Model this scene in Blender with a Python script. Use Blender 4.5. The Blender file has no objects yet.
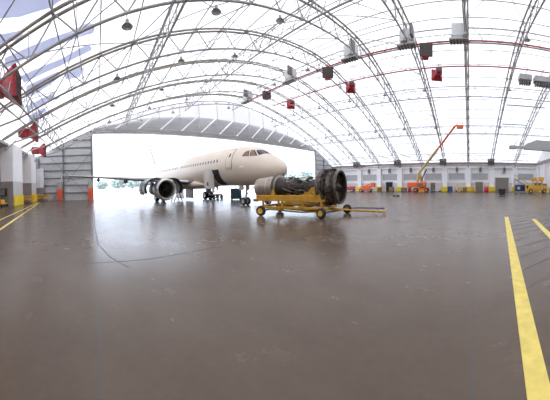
import bpy, math, random
from mathutils import Vector, Matrix
random.seed(7)
C = bpy.context.scene.collection
PI = math.pi
rad = math.radians

# ------------------------------------------------------------------ mesh builder
class MB:
    def __init__(s):
        s.v = []; s.f = []; s.sm = []
    def add(s, vs, fs, smooth=False):
        o = len(s.v)
        s.v += [tuple(p) for p in vs]
        s.f += [tuple(i + o for i in f) for f in fs]
        s.sm += [smooth] * len(fs)
        return s
    def box(s, x0, x1, y0, y1, z0, z1):
        vs = [(x, y, z) for z in (z0, z1) for y in (y0, y1) for x in (x0, x1)]
        return s.add(vs, [(0, 2, 3, 1), (4, 5, 7, 6), (0, 1, 5, 4), (2, 6, 7, 3), (0, 4, 6, 2), (1, 3, 7, 5)])
    def cbox(s, cx, cy, cz, dx, dy, dz):
        return s.box(cx - dx / 2, cx + dx / 2, cy - dy / 2, cy + dy / 2, cz - dz / 2, cz + dz / 2)
    def bbox(s, x0, x1, y0, y1, z0, z1, b=0.03):
        # box with chamfered edges on every side
        vs = []; idx = {}
        for i, x in enumerate((x0, x1)):
            for j, y in enumerate((y0, y1)):
                for k, z in enumerate((z0, z1)):
                    sx, sy, sz = (1, -1)[i], (1, -1)[j], (1, -1)[k]
                    for n, p in enumerate(((x, y + sy * b, z + sz * b), (x + sx * b, y, z + sz * b), (x + sx * b, y + sy * b, z))):
                        idx[(i, j, k, n)] = len(vs); vs.append(p)
        fs = []
        q = lambda *a: fs.append(tuple(idx[t] for t in a))
        for i in (0, 1): q((i, 0, 0, 0), (i, 1, 0, 0), (i, 1, 1, 0), (i, 0, 1, 0))
        for j in (0, 1): q((0, j, 0, 1), (1, j, 0, 1), (1, j, 1, 1), (0, j, 1, 1))
        for k in (0, 1): q((0, 0, k, 2), (1, 0, k, 2), (1, 1, k, 2), (0, 1, k, 2))
        for i in (0, 1):
            for j in (0, 1): q((i, j, 0, 0), (i, j, 1, 0), (i, j, 1, 1), (i, j, 0, 1))
            for k in (0, 1): q((i, 0, k, 0), (i, 1, k, 0), (i, 1, k, 2), (i, 0, k, 2))
        for j in (0, 1):
            for k in (0, 1): q((0, j, k, 1), (1, j, k, 1), (1, j, k, 2), (0, j, k, 2))
        for i in (0, 1):
            for j in (0, 1):
                for k in (0, 1): q((i, j, k, 0), (i, j, k, 1), (i, j, k, 2))
        return s.add(vs, fs)
    def tube(s, pts, r, n=6, caps=True, smooth=True):
        pts = [Vector(p) for p in pts]
        rs = r if isinstance(r, (list, tuple)) else [r] * len(pts)
        vs = []; prev = None
        for i, p in enumerate(pts):
            t = (pts[min(i + 1, len(pts) - 1)] - pts[max(i - 1, 0)]).normalized()
            up = Vector((0, 0, 1)) if abs(t.z) < 0.95 else Vector((1, 0, 0))
            if prev is not None: up = prev
            a = t.cross(up)
            if a.length < 1e-6: a = t.orthogonal()
            a.normalize(); b = a.cross(t).normalized(); prev = b
            for k in range(n):
                w = 2 * PI * (k + .5) / n
                vs.append(p + (a * math.cos(w) + b * math.sin(w)) * rs[i])
        fs = [(i * n + k, i * n + (k + 1) % n, (i + 1) * n + (k + 1) % n, (i + 1) * n + k) for i in range(len(pts) - 1) for k in range(n)]
        s.add(vs, fs, smooth and n > 4)
        if caps: s.add(vs[:n], [tuple(range(n))[::-1]]); s.add(vs[-n:], [tuple(range(n))])
        return s
    def bar(s, a, b, w, h=None):
        return s.tube([a, b], w * .7071, 4, True, False)
    def lathe(s, prof, n=24, origin=(0, 0, 0), axis=(0, 0, 1), smooth=True, a0=0, a1=2 * PI):
        # prof: (r, t) along the axis
        o = Vector(origin); ax = Vector(axis).normalized(); u = ax.orthogonal().normalized(); w = ax.cross(u)
        if abs(ax.z) < .9:
            u = ax.cross(Vector((0, 0, 1))).normalized(); w = u.cross(ax)
        full = abs(a1 - a0 - 2 * PI) < 1e-6
        m = n if full else n + 1
        vs = []
        for r, t in prof:
            for k in range(m):
                an = a0 + (a1 - a0) * k / n
                vs.append(o + ax * t + (u * math.cos(an) + w * math.sin(an)) * r)
        fs = []
        for i in range(len(prof) - 1):
            for k in range(n):
                k2 = (k + 1) % m
                fs.append((i * m + k, i * m + k2, (i + 1) * m + k2, (i + 1) * m + k))
        return s.add(vs, fs, smooth)
    def loft(s, rings, closed=True, caps=True, smooth=True):
        n = len(rings[0]); vs = [p for r in rings for p in r]
        fs = [(i * n + k, i * n + (k + 1) % n, (i + 1) * n + (k + 1) % n, (i + 1) * n + k)
              for i in range(len(rings) - 1) for k in range(n if closed else n - 1)]
        s.add(vs, fs, smooth)
        if caps: s.add(rings[0], [tuple(range(n))[::-1]]); s.add(rings[-1], [tuple(range(n))])
        return s
    def prism(s, poly, z0, z1, fn=None):
        fn = fn or (lambda x, y, z: (x, y, z))
        n = len(poly)
        vs = [fn(x, y, z0) for x, y in poly] + [fn(x, y, z1) for x, y in poly]
        fs = [tuple(range(n))[::-1], tuple(range(n, 2 * n))] + [(k, (k + 1) % n, (k + 1) % n + n, k + n) for k in range(n)]
        return s.add(vs, fs)
    def build(s, name, mat, parent=None):
        me = bpy.data.meshes.new(name)
        me.from_pydata(s.v, [], s.f); me.validate()
        if len(me.polygons) == len(s.sm): me.polygons.foreach_set('use_smooth', s.sm)
        me.update()
        me.materials.append(mat)
        o = bpy.data.objects.new(name, me); C.objects.link(o)
        if parent is not None: o.parent = parent
        return o

def tag(o, label=None, cat=None, group=None, kind=None):
    if label: o['label'] = label
    if cat: o['category'] = cat
    if group: o['group'] = group
    if kind: o['kind'] = kind
    return o
def thing(name, label, cat, loc=(0, 0, 0), rotz=0, group=None):
    o = bpy.data.objects.new(name, None); C.objects.link(o)
    o.empty_display_size = .3
    o.location = loc; o.rotation_euler = (0, 0, rotz)
    return tag(o, label, cat, group)
def dup(root, loc, rotz, label, group=None):
    r = root.copy(); C.objects.link(r); r.location = loc; r.rotation_euler = (0, 0, rotz); r['label'] = label
    if group: r['group'] = group
    for ch in list(root.children):
        c = ch.copy(); C.objects.link(c); c.parent = r
        for g in list(ch.children):
            d = g.copy(); C.objects.link(d); d.parent = c
    return r
def struct(name, mb, mat, parent=None):
    o = mb.build(name, mat, parent)
    if parent is None: o['kind'] = 'structure'
    return o
ORD = ['first', 'second', 'third', 'fourth', 'fifth', 'sixth', 'seventh', 'eighth', 'ninth', 'tenth', 'eleventh', 'twelfth', 'thirteenth',
       'fourteenth', 'fifteenth', 'sixteenth', 'seventeenth', 'eighteenth', 'nineteenth', 'twentieth', 'twenty-first', 'twenty-second',
       'twenty-third', 'twenty-fourth', 'twenty-fifth', 'twenty-sixth', 'twenty-seventh', 'twenty-eighth', 'twenty-ninth', 'thirtieth']

# ------------------------------------------------------------------ materials
def mat(name, col, rough=.6, metal=0., var=.12, scale=3., bump=0., spec=.5, stretch=None):
    m = bpy.data.materials.new(name); m.use_nodes = True
    nt = m.node_tree; b = nt.nodes['Principled BSDF']
    b.inputs['Roughness'].default_value = rough; b.inputs['Metallic'].default_value = metal
    b.inputs['Specular IOR Level'].default_value = spec
    tc = nt.nodes.new('ShaderNodeTexCoord'); mp = nt.nodes.new('ShaderNodeMapping')
    if stretch: mp.inputs['Scale'].default_value = stretch
    no = nt.nodes.new('ShaderNodeTexNoise'); no.inputs['Scale'].default_value = scale; no.inputs['Detail'].default_value = 4
    rp = nt.nodes.new('ShaderNodeValToRGB')
    c = Vector(col[:3])
    rp.color_ramp.elements[0].position = .3; rp.color_ramp.elements[1].position = .7
    rp.color_ramp.elements[0].color = (*(c * (1 - var)), 1)
    rp.color_ramp.elements[1].color = (*[min(1, x * (1 + var)) for x in c], 1)
    nt.links.new(tc.outputs['Object'], mp.inputs[0]); nt.links.new(mp.outputs[0], no.inputs['Vector'])
    nt.links.new(no.outputs['Fac'], rp.inputs[0]); nt.links.new(rp.outputs[0], b.inputs['Base Color'])
    if bump:
        bp = nt.nodes.new('ShaderNodeBump'); bp.inputs['Strength'].default_value = bump; bp.inputs['Distance'].default_value = .05
        nt.links.new(no.outputs['Fac'], bp.inputs['Height']); nt.links.new(bp.outputs[0], b.inputs['Normal'])
    return m
def s2l(r, g, b):
    f = lambda c: (c / 255 / 12.92) if c / 255 <= .04045 else ((c / 255 + .055) / 1.055) ** 2.4
    return (f(r), f(g), f(b))

M = {}
M['paint'] = mat('aircraft_paint', s2l(222, 208, 191), .38, 0, .05, .6)
M['paint_grey'] = mat('aircraft_grey', s2l(120, 118, 120), .5, 0, .1, 1)
M['glass_dark'] = mat('cockpit_glass', (.02, .022, .025), .12, 0, .1, 2)
M['blind'] = mat('brown_sun_blind', (.22, .13, .07), .5)
M['window'] = mat('cabin_window', (.05, .05, .06), .2)
M['seam'] = mat('dark_seam', (.16, .13, .11), .7)
M['rubber'] = mat('tyre_rubber', (.018, .018, .02), .7, 0, .2, 8)
M['dark'] = mat('dark_void', (.015, .015, .017), .8)
M['alu'] = mat('bare_aluminium', (.62, .6, .57), .35, .8, .1, 2)
M['steel_dark'] = mat('dark_engine_metal', (.05, .042, .036), .42, .6, .5, 9, .4)
M['steel_mid'] = mat('engine_case_metal', (.12, .10, .085), .45, .7, .5, 7, .3)
M['pipe_tan'] = mat('tan_engine_pipe', (.26, .21, .16), .4, .6, .3, 6)
M['sleeve'] = mat('nozzle_sleeve_metal', (.34, .27, .22), .4, .6, .2, 3)
M['hub'] = mat('wheel_hub', (.55, .54, .52), .45, .5)
M['strut'] = mat('gear_strut', (.32, .31, .31), .45, .4)
M['yellow'] = mat('stand_yellow_paint', (.50, .255, .015), .5, 0, .2, 4)
M['yellow_line'] = mat('floor_line_yellow', (.66, .52, .12), .6, 0, .15, 6)
M['yellow_block'] = mat('safety_yellow', (.88, .66, .02), .55, 0, .06, 2)
M['ochre'] = mat('machine_yellow', (.70, .37, .03), .5, 0, .15, 3)
M['white_panel'] = mat('white_wall_panel', (.90, .90, .92), .6, 0, .03, .7)
M['beige_panel'] = mat('beige_wall_panel', (.66, .62, .59), .7, 0, .08, .9)
M['pier_low'] = mat('brown_grey_paint', (.30, .26, .24), .65, 0, .08, 1)
M['louvre'] = mat('grey_louvre', (.58, .59, .61), .6, 0, .05, 4)
M['grey_door'] = mat('taupe_door', (.23, .20, .18), .6, 0, .06, 2)
M['truss'] = mat('truss_steel', (.40, .385, .37), .5, .2, .12, 2)
M['truss_beige'] = mat('truss_top_steel', (.37, .34, .30), .5, .1, .1, 2)
M['purlin'] = mat('purlin_steel', (.36, .36, .36), .5, .1, .06, 2)
M['red_pipe'] = mat('red_pipe', (.42, .06, .05), .5)
M['red'] = mat('heater_red', (.38, .022, .03), .42, 0, .15, 5)
M['grille'] = mat('heater_grille', (.10, .075, .07), .6, .2, .3, 20)
M['unit_white'] = mat('unit_white', (.60, .61, .62), .5, 0, .05, 2)
M['unit_grey'] = mat('unit_grey', (.40, .40, .39), .5, 0, .08, 2)
M['vent_dark'] = mat('vent_dark', (.16, .145, .14), .6, 0, .2, 8)
M['rust'] = mat('rust_beam', (.36, .27, .24), .6, 0, .12, 2)
M['lamp'] = mat('lamp_grey', (.30, .30, .31), .4, .5)
M['orange'] = mat('machine_orange', (.80, .13, .03), .45, 0, .1, 2)
M['orange_guard'] = mat('orange_guard', (.80, .13, .06), .55, 0, .08, 2)
M['red_cart'] = mat('cart_red', (.62, .05, .05), .5)
M['boom_tan'] = mat('boom_tan', (.60, .47, .20), .5, 0, .08, 2)
M['blue'] = mat('generator_blue', (.03, .06, .17), .5)
M['teal'] = mat('dark_teal_box', (.025, .06, .08), .5)
M['black'] = mat('black_plastic', (.02, .02, .022), .5)
M['brown'] = mat('brown_cardboard', (.25, .15, .09), .7)
M['stair_grey'] = mat('stair_grey', (.45, .43, .42), .5, .3)
M['concrete_out'] = mat('apron_concrete', (.55, .55, .55), .8, 0, .08, .3)
M['leaf'] = mat('hazed_leaf', (.34, .40, .37), .8, 0, .35, .8)  # distance haze painted into the foliage as a pale grey-green
M['bark'] = mat('tree_bark', (.12, .09, .07), .9)
M['joint'] = mat('dark_floor_stripe', (.10, .095, .095), .6, 0, .2, 5)
M['outer_fabric'] = mat('folded_door_fabric', (.45, .45, .46), .7, 0, .10, 1.2, 0, .3, (.3, 1, 1))

def membrane(name, trans, diff, fac, seams=True):
    m = bpy.data.materials.new(name); m.use_nodes = True; nt = m.node_tree; nt.nodes.clear()
    out = nt.nodes.new('ShaderNodeOutputMaterial'); mix = nt.nodes.new('ShaderNodeMixShader')
    d = nt.nodes.new('ShaderNodeBsdfDiffuse'); t = nt.nodes.new('ShaderNodeBsdfTranslucent')
    mix.inputs[0].default_value = fac
    tc = nt.nodes.new('ShaderNodeTexCoord')
    no = nt.nodes.new('ShaderNodeTexNoise'); no.inputs['Scale'].default_value = .12; no.inputs['Detail'].default_value = 3
    nt.links.new(tc.outputs['Object'], no.inputs['Vector'])
    rp = nt.nodes.new('ShaderNodeValToRGB')
    rp.color_ramp.elements[0].color = (*[x * .95 for x in trans], 1); rp.color_ramp.elements[1].color = (*trans, 1)
    nt.links.new(no.outputs['Fac'], rp.inputs[0])
    col = rp.outputs[0]
    if seams:
        # fabric weld seams: thin doubled strips running over the vault and along it
        sp = nt.nodes.new('ShaderNodeSeparateXYZ'); nt.links.new(tc.outputs['Object'], sp.inputs[0])
        acc = None
        for ax, per in (('X', 2.6), ('Y', 1.976)):
            a = nt.nodes.new('ShaderNodeMath'); a.operation = 'PINGPONG'; a.inputs[1].default_value = per / 2
            nt.links.new(sp.outputs[ax], a.inputs[0])
            b = nt.nodes.new('ShaderNodeMath'); b.operation = 'LESS_THAN'; b.inputs[1].default_value = .04
            nt.links.new(a.outputs[0], b.inputs[0])
            if acc is None: acc = b
            else:
                c = nt.nodes.new('ShaderNodeMath'); c.operation = 'MAXIMUM'
                nt.links.new(acc.outputs[0], c.inputs[0]); nt.links.new(b.outputs[0], c.inputs[1]); acc = c
        mx = nt.nodes.new('ShaderNodeMixRGB'); mx.inputs[2].default_value = (*[x * .80 for x in trans], 1)
        nt.links.new(acc.outputs[0], mx.inputs[0]); nt.links.new(col, mx.inputs[1]); col = mx.outputs[0]
    nt.links.new(col, t.inputs['Color']); d.inputs['Color'].default_value = (*diff, 1)
    nt.links.new(d.outputs[0], mix.inputs[1]); nt.links.new(t.outputs[0], mix.inputs[2]); nt.links.new(mix.outputs[0], out.inputs[0])
    return m
M['membrane'] = membrane('roof_fabric', (.88, .86, .86), (.86, .85, .86), .33)
M['letter'] = membrane('roof_letter_fabric', (.58, .62, .79), (.64, .67, .80), .33, False)

def floor_mat():
    m = bpy.data.materials.new('polished_concrete'); m.use_nodes = True; nt = m.node_tree; b = nt.nodes['Principled BSDF']
    L = nt.links.new; N = nt.nodes.new
    tc = N('ShaderNodeTexCoord')
    def noise(scale, det, st=(1, 1, 1)):
        mp = N('ShaderNodeMapping'); mp.inputs['Scale'].default_value = st; L(tc.outputs['Object'], mp.inputs[0])
        n = N('ShaderNodeTexNoise'); n.inputs['Scale'].default_value = scale; n.inputs['Detail'].default_value = det; n.inputs['Roughness'].default_value = .62
        L(mp.outputs[0], n.inputs['Vector']); return n
    n1 = noise(.18, 6); n2 = noise(1.3, 6, (1, .6, 1)); n3 = noise(9, 3)
    ad = N('ShaderNodeMath'); ad.operation = 'MULTIPLY_ADD'; ad.inputs[1].default_value = .5
    L(n1.outputs['Fac'], ad.inputs[0])
    m2 = N('ShaderNodeMath'); m2.operation = 'MULTIPLY_ADD'; m2.inputs[1].default_value = .35; L(n2.outputs['Fac'], m2.inputs[0])
    m3 = N('ShaderNodeMath'); m3.operation = 'MULTIPLY'; m3.inputs[1].default_value = .15; L(n3.outputs['Fac'], m3.inputs[0])
    L(m3.outputs[0], m2.inputs[2]); L(m2.outputs[0], ad.inputs[2])
    rp = N('ShaderNodeValToRGB'); rp.color_ramp.elements[0].position = .3; rp.color_ramp.elements[1].position = .72
    rp.color_ramp.elements[0].color = (.078, .056, .040, 1); rp.color_ramp.elements[1].color = (.138, .103, .077, 1)
    L(ad.outputs[0], rp.inputs[0]); col = rp.outputs[0]
    # saw-cut joints in a grid of bays
    sp = N('ShaderNodeSeparateXYZ'); L(tc.outputs['Object'], sp.inputs[0]); acc = None
    for ax in 'XY':
        a = N('ShaderNodeMath'); a.operation = 'PINGPONG'; a.inputs[1].default_value = 2.964
        L(sp.outputs[ax], a.inputs[0])
        c = N('ShaderNodeMath'); c.operation = 'LESS_THAN'; c.inputs[1].default_value = .028; L(a.outputs[0], c.inputs[0])
        if acc is None: acc = c
        else:
            d = N('ShaderNodeMath'); d.operation = 'MAXIMUM'; L(acc.outputs[0], d.inputs[0]); L(c.outputs[0], d.inputs[1]); acc = d
    sc = N('ShaderNodeMath'); sc.operation = 'MULTIPLY'; sc.inputs[1].default_value = .4; L(acc.outputs[0], sc.inputs[0])
    mx = N('ShaderNodeMixRGB'); mx.inputs[2].default_value = (.09, .085, .085, 1); L(sc.outputs[0], mx.inputs[0]); L(col, mx.inputs[1])
    L(mx.outputs[0], b.inputs['Base Color'])
    rr = N('ShaderNodeMapRange'); rr.inputs[3].default_value = .18; rr.inputs[4].default_value = .33
    L(n2.outputs['Fac'], rr.inputs[0]); L(rr.outputs[0], b.inputs['Roughness'])
    b.inputs['Specular IOR Level'].default_value = .17
    bp = N('ShaderNodeBump'); bp.inputs['Strength'].default_value = .03; bp.inputs['Distance'].default_value = .02
    L(n3.outputs['Fac'], bp.inputs['Height']); L(bp.outputs[0], b.inputs['Normal'])
    return m
M['floor'] = floor_mat()

def ribbed(name, col, axis, per, rough=.55, depth=.5):
    m = mat(name, col, rough, 0, .06, 1.2); nt = m.node_tree
    tc = nt.nodes.new('ShaderNodeTexCoord'); sp = nt.nodes.new('ShaderNodeSeparateXYZ'); nt.links.new(tc.outputs['Object'], sp.inputs[0])
    a = nt.nodes.new('ShaderNodeMath'); a.operation = 'PINGPONG'; a.inputs[1].default_value = per / 2
    nt.links.new(sp.outputs[axis], a.inputs[0])
    bp = nt.nodes.new('ShaderNodeBump'); bp.inputs['Strength'].default_value = depth; bp.inputs['Distance'].default_value = .05
    nt.links.new(a.outputs[0], bp.inputs['Height']); nt.links.new(bp.outputs[0], nt.nodes['Principled BSDF'].inputs['Normal'])
    return m
M['cladding'] = ribbed('grey_ribbed_cladding', (.56, .57, .59), 'X', .25)
M['girt'] = mat('dark_girt_steel', (.20, .20, .21), .55, .2)
M['roller'] = ribbed('roller_door', (.25, .225, .205), 'Z', .2)

# ------------------------------------------------------------------ the hangar's measures
XL, XR, YB, YF = -10.0, 60.4, -17.35, 39.5
CX = (XL + XR) / 2; HS = (XR - XL) / 2
def zt(x):
    return 18.3 - .0365 * abs(x - CX) ** 1.6
BAY = 5.928
TY = [-11.42 + BAY * k for k in range(9)]          # trusses
DOOR_Z = 11.1; DX0, DX1 = -.55, 51.6

# floor, ground
struct('floor', MB().box(XL - 2, XR + .4, YB - .4, YF + .3, -.3, 0), M['floor'])
struct('ground', MB().box(-500, 500, YF + .3, 700, -.3, -.015).box(-500, 500, -300, YB - .4, -.3, -.015)
       .box(-500, XL - 2, YB - .4, YF + .3, -.3, -.015).box(XR + .4, 500, YB - .4, YF + .3, -.3, -.015), M['concrete_out'])

# roof membrane
xs = [XL - .25 + (XR - XL + .5) * k / 54 for k in range(55)]
mb = MB()
rings = []
for y in (YB - .3, 0, YF + .3):
    rings.append([(x, y, zt(min(max(x, XL), XR)) + .30) for x in xs])
mb.loft(rings, closed=False, caps=False)
struct('ceiling', mb, M['membrane'])

# right wall with louvre windows -------------------------------------------------------
wr = MB().box(XR, XR + .4, YB - .4, YF + .3, 0, 7.6)
struct('wall_right', wr, M['white_panel'])
low = MB().box(XR - .06, XR, YB, YF, 0.02, 2.25)
struct('trim_1', low, M['beige_panel'])
struct('trim_2', MB().box(XR - .5, XR, YB, YF, 7.0, 7.35), M['rust'])
struct('trim_3', MB().box(XR - .28, XR, YB, YF, 5.75, 6.0), M['beige_panel'])
col_y = [-11.42 + BAY * k for k in range(9)]
nth_far = lambda k, n: ORD[n - 1 - k]
for k, y in enumerate(col_y):
    t = thing('wall_pilaster', 'white wall pilaster with yellow foot, %s along louvred wall from the back corner' % ORD[k], 'pilaster', (XR, y, 0), 0, 'white pilasters on the louvred wall')
    MB().bbox(-.75, -.02, -.6, .6, 1.25, 6.0, .03).build('shaft', M['white_panel'], t)
    MB().bbox(-1.0, -.02, -.72, .72, 0, 1.3, .05).build('foot_guard', M['yellow_block'], t)
n = 1
for k in range(8):
    y0 = col_y[k] + .95; y1 = col_y[k + 1] - .95
    if k == 0: y0, y1 = YB + .9, col_y[0] - .95
    sl = MB()
    for q in range(9): sl.box(XR - .13, XR - .05, y0, y1, 3.0 + q * .18, 3.09 + q * .18)
    w = struct('window_%d' % n, MB().box(XR - .07, XR - .02, y0, y1, 2.95, 4.65), M['unit_grey'])
    sl.build('louvre_slats', M['louvre'], w)
    MB().box(XR - .16, XR - .02, y0 - .12, y1 + .12, 2.85, 2.97).box(XR - .16, XR - .02, y0 - .12, y1 + .12, 4.62, 4.74).build('window_frame', M['white_panel'], w)
    n += 1
# doors in the right wall
def wall_door(nm, y, w, h, m):
    d = struct(nm, MB().box(XR - .14, XR - .04, y - w / 2, y + w / 2, 0.02, h), m)
    MB().box(XR - .2, XR - .04, y - w / 2 - .12, y - w / 2, 0, h + .12).box(XR - .2, XR - .04, y + w / 2, y + w / 2 + .12, 0, h + .12).box(XR - .2, XR - .04, y - w / 2, y + w / 2, h, h + .12).build('door_frame', M['beige_panel'], d)
wall_door('door_1', -8.15, 3.3, 3.5, M['roller'])
wall_door('door_2', 21.3, 1.9, 2.5, M['dark'])
wall_door('door_3', 9.5, 1.2, 2.2, M['vent_dark'])
wall_door('door_4', -2.3, 1.9, 2.4, M['grey_door'])
# wall vents / lamps in the middle of each bay, exhaust boxes at alternate trusses
for k, y in enumerate([-8.7, -2.6, 3.3, 9.3, 15.3, 21.2, 27.2]):
    t = thing('wall_heater', 'slim dark heater hung high on louvred wall, %s from the back corner' % ORD[k], 'heater', (XR - .35, y, 5.0), 0, 'slim heaters on the louvred wall')
    MB().bbox(-.2, .2, -.3, .3, 0, 1.1, .04).build('casing', M['vent_dark'], t)
    MB().tube([(.0, 0, 1.1), (.0, 0, 1.9)], .04).build('hanger_pipe', M['purlin'], t)
    MB().bbox(-.22, .22, -.34, .34, -.3, 0, .04).build('outlet', M['louvre'], t)
for k, (y, z) in enumerate([(-5.2, 7.4), (6.7, 7.4), (18.5, 7.4), (30.4, 7.4)]):
    t = thing('exhaust_fan_box', 'square dark fan box under the roof edge, %s along louvred wall from the back corner' % ORD[k], 'fan box', (XR - 1.6, y, z - .75), 0, 'fan boxes at the eave')
    MB().bbox(-.5, .5, -.85, .85, 0, 1.5, .05).build('casing', M['vent_dark'], t)
    g = MB()
    for q in range(6): g.box(-.56, -.5, -.75, .75, .14 + q * .22, .24 + q * .22)
    g.build('grille', M['grille'], t)
    MB().box(.5, 1.4, -.06, .06, .7, .82).build('bracket', M['truss'], t)
# conduit along the wall
tag(MB().tube([(XR - 1.0, YB + 1, 6.5), (XR - 1.0, YF - 1, 6.5)], .06, 8).build('wall_conduit', M['purlin']), 'long grey conduit pipe running under eave of louvred wall', 'pipe')

# left wall with piers ----------------------------------------------------------------
struct('wall_left', MB().box(XL - 2, XL - 1.5, YB - .4, YF + .3, 0, 7.8), M['beige_panel'])
struct('trim_4', MB().box(XL - 1.5, XL - .2, YB, YF, 7.15, 7.5), M['truss'])
piers = [(26.3, 29.9, 8.0, 'white', 'tall white pier with yellow foot beside the red horned heaters'),
         (34.3, 37.0, 7.3, 'white', 'slimmer white pier with yellow foot between the yellow barriers'),
         ]
for y0, y1, h, c, lab in piers:
    h = min(h, 7.4)
    t = thing('wall_pier', lab, 'pier', (XL - .40, (y0 + y1) / 2, 0))
    d = (y1 - y0) / 2
    MB().bbox(-.9, .75, -d, d, 2.9, h, .03).build('upper_block', M['white_panel'], t)
    MB().bbox(-.9, .75, -d, d, 1.15, 2.9, .03).build('middle_block', M['unit_white'], t)
    MB().bbox(-.9, .75, -d, d, 0, 1.15, .03).build('lower_block', M['pier_low'], t)
    MB().bbox(.62, .83, -d + .02, d + .03, 0, 1.25, .02).build('foot_guard', M['yellow_block'], t)
    MB().box(-.88, .72, -d - .04, -d + .02, 0, 2.9).build('grey_dado', M['pier_low'], t)
t = thing('corner_cabin', 'low white and brown box in the corner against grey cladding', 'cabin', (XL + .25, 38.3, 0))
MB().bbox(-1.4, .95, -.7, .7, 2.2, 5.3, .03).build('upper_block', M['white_panel'], t)
MB().bbox(-1.4, .95, -.7, .7, 0, 2.2, .03).build('lower_block', M['pier_low'], t)

# front wall ---------------------------------------------------------------------------
def wall_poly(x0, x1, zbase, y0, y1, top, nseg=10):
    mb = MB(); xs_ = [x0 + (x1 - x0) * k / nseg for k in range(nseg + 1)]
    poly = [(x0, zbase), (x1, zbase)] + [(x, top(x)) for x in reversed(xs_)]
    return mb.prism(poly, y0, y1, lambda x, y, z: (x, z, y))
struct('wall_front_segment_1', wall_poly(XL - 1.5, DX0, 0, YF, YF + .25, lambda x: zt(max(x, XL)) + .1), M['cladding'])
struct('wall_front_segment_2', wall_poly(DX1, XR + .2, 0, YF, YF + .25, lambda x: zt(min(x, XR)) + .1), M['cladding'])
struct('wall_front_segment_3', wall_poly(DX0, DX1, DOOR_Z, YF + .55, YF + .62, lambda x: zt(x) + .25, 30), M['membrane'])
# girts, posts and crossed rods on the front cladding
k = 0
for nm, x0, x1, where in (('a', XL + .2, DX0 - .1, 'beside the corner cabin'), ('b', DX1 + .1, XR - .2, 'beyond the engine')):
    for q in range(8):
        z = 1.2 + q * 1.25
        xa, xb = x0, x1
        while zt(xa) < z + .3 and xa < xb: xa += .1
        while zt(xb) < z + .3 and xb > xa: xb -= .1
        if xb - xa < .8: continue
        tag(MB().box(xa, xb, YF - .16, YF, z, z + .14).build('wall_girt', M['girt']), 'horizontal dark wall rail, %s up the grey cladding %s' % (ORD[q], where), 'rail', 'rails on the grey cladding %s' % where)
    xs_ = [x0 + .1, (x0 + x1) / 2 - .3, x1 - .15]
    for q, x in enumerate(xs_):
        tag(MB().box(x - .12, x + .12, YF - .3, YF - .16, 0, zt(x) - .2).build('wall_post', M['girt']),
            'upright steel post, %s from the doorway on grey cladding %s' % (ORD[2 - q if nm == 'a' else q], where), 'post', 'posts on the grey cladding %s' % where)
    xm0, xm1 = (x0 + 2.3, x1) if nm == 'a' else (x0, x1 - 2.6)
    top = 8.2 if nm == 'a' else 8.2
    tag(MB().bar((xm0, YF - .34, 0), (xm1, YF - .34, top), .07).build('brace_rod', M['girt']), 'diagonal brace rod rising towards the doorway, grey cladding %s' % where if nm == 'a' else 'diagonal brace rod falling towards the doorway, grey cladding %s' % where, 'rod')
    tag(MB().bar((xm0, YF - .40, top - 1.2), (xm1, YF - .40, 0), .07).build('brace_rod', M['girt']), 'diagonal brace rod falling towards the doorway, grey cladding %s' % where if nm == 'a' else 'diagonal brace rod rising towards the doorway, grey cladding %s' % where, 'rod')
for x, lab in ((-6.15, 'orange guard panel at the foot of the inner cladding post'), (-1.05, 'orange guard panel at the edge of the open doorway')):
    t = thing('post_guard', lab, 'guard', (x, YF - .62, 0), 0, 'orange post guards')
    MB().bbox(-.45, .45, -.2, .2, .0, 1.95, .04).build('panel', M['orange_guard'], t)
    MB().box(-.5, .5, -.24, .24, 0, .12).build('base', M['girt'], t)
    MB().bbox(-.4, .4, -.17, .17, 1.95, 3.1, .03).build('upper_box', M['unit_grey'], t)

# folded door above the opening: grey bulged fabric with ribs, lens shaped
t = thing('raised_fabric_door', 'grey ribbed fabric door folded up above the open doorway', 'door', (0, YF, 0))
def dtop(x):
    u = (x - DX0) / (DX1 - DX0)
    return 11.6 + 3.1 * (4 * u * (1 - u)) ** .75
mb = MB(); rings = []
for q in range(53):
    x = DX0 + (DX1 - DX0) * q / 52
    h = dtop(x) - DOOR_Z
    ring = []
    for a in range(9):
        w = PI * a / 8
        ring.append((x, .5 - .55 * math.sin(w) - (.12 if q % 4 == 2 else 0) * math.sin(w), DOOR_Z + .15 + h * (1 - math.cos(w)) / 2))
    rings.append(ring)
mb.loft(rings, closed=True, caps=True); mb.build('fabric', M['outer_fabric'], t)
mb = MB().box(DX0, DX1, .2, .6, DOOR_Z - .12, DOOR_Z + .15); mb.build('bottom_rail', M['alu'], t)

# roof trusses ---------------------------------------------------------------------------
def top_pt(x): return (x, 0, zt(x))
nodes_t = [XL + (XR - XL) * k / 27 for k in range(28)]
nodes_b = [(nodes_t[k] + nodes_t[k + 1]) / 2 for k in range(27)]
DEP = 1.65
def bot(x):
    d = min(x - XL, XR - x)
    return (x, 0, zt(x) - DEP * min(1, .45 + d / 7))
def truss_parts(t):
    mb = MB()
    for s in (-.22, .22): mb.tube([(x, s, zt(x)) for x in nodes_t], .10, 6)
    a = mb.build('top_chord', M['truss_beige'], t)
    pts = [(XL + .25, 0, 6.2)] + [bot(x) for x in nodes_b] + [(XR - .25, 0, 6.2)]
    b = MB().tube(pts, .09, 6).build('bottom_chord', M['truss'], t)
    mb = MB()
    for k, xb in enumerate(nodes_b):
        pb = bot(xb)
        for kk in (k, k + 1):
            s = .22 if (k + kk) % 2 else -.22
            mb.tube([pb, (nodes_t[kk], s, zt(nodes_t[kk]))], .052, 5)
        mb.tube([pb, (xb, 0, zt(xb))], .03, 4)
    for x in nodes_t: mb.tube([(x, -.22, zt(x)), (x, .22, zt(x))], .04, 4)
    c = mb.build('web_lattice', M['truss'], t)
    return a, b, c
tr = None
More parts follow.
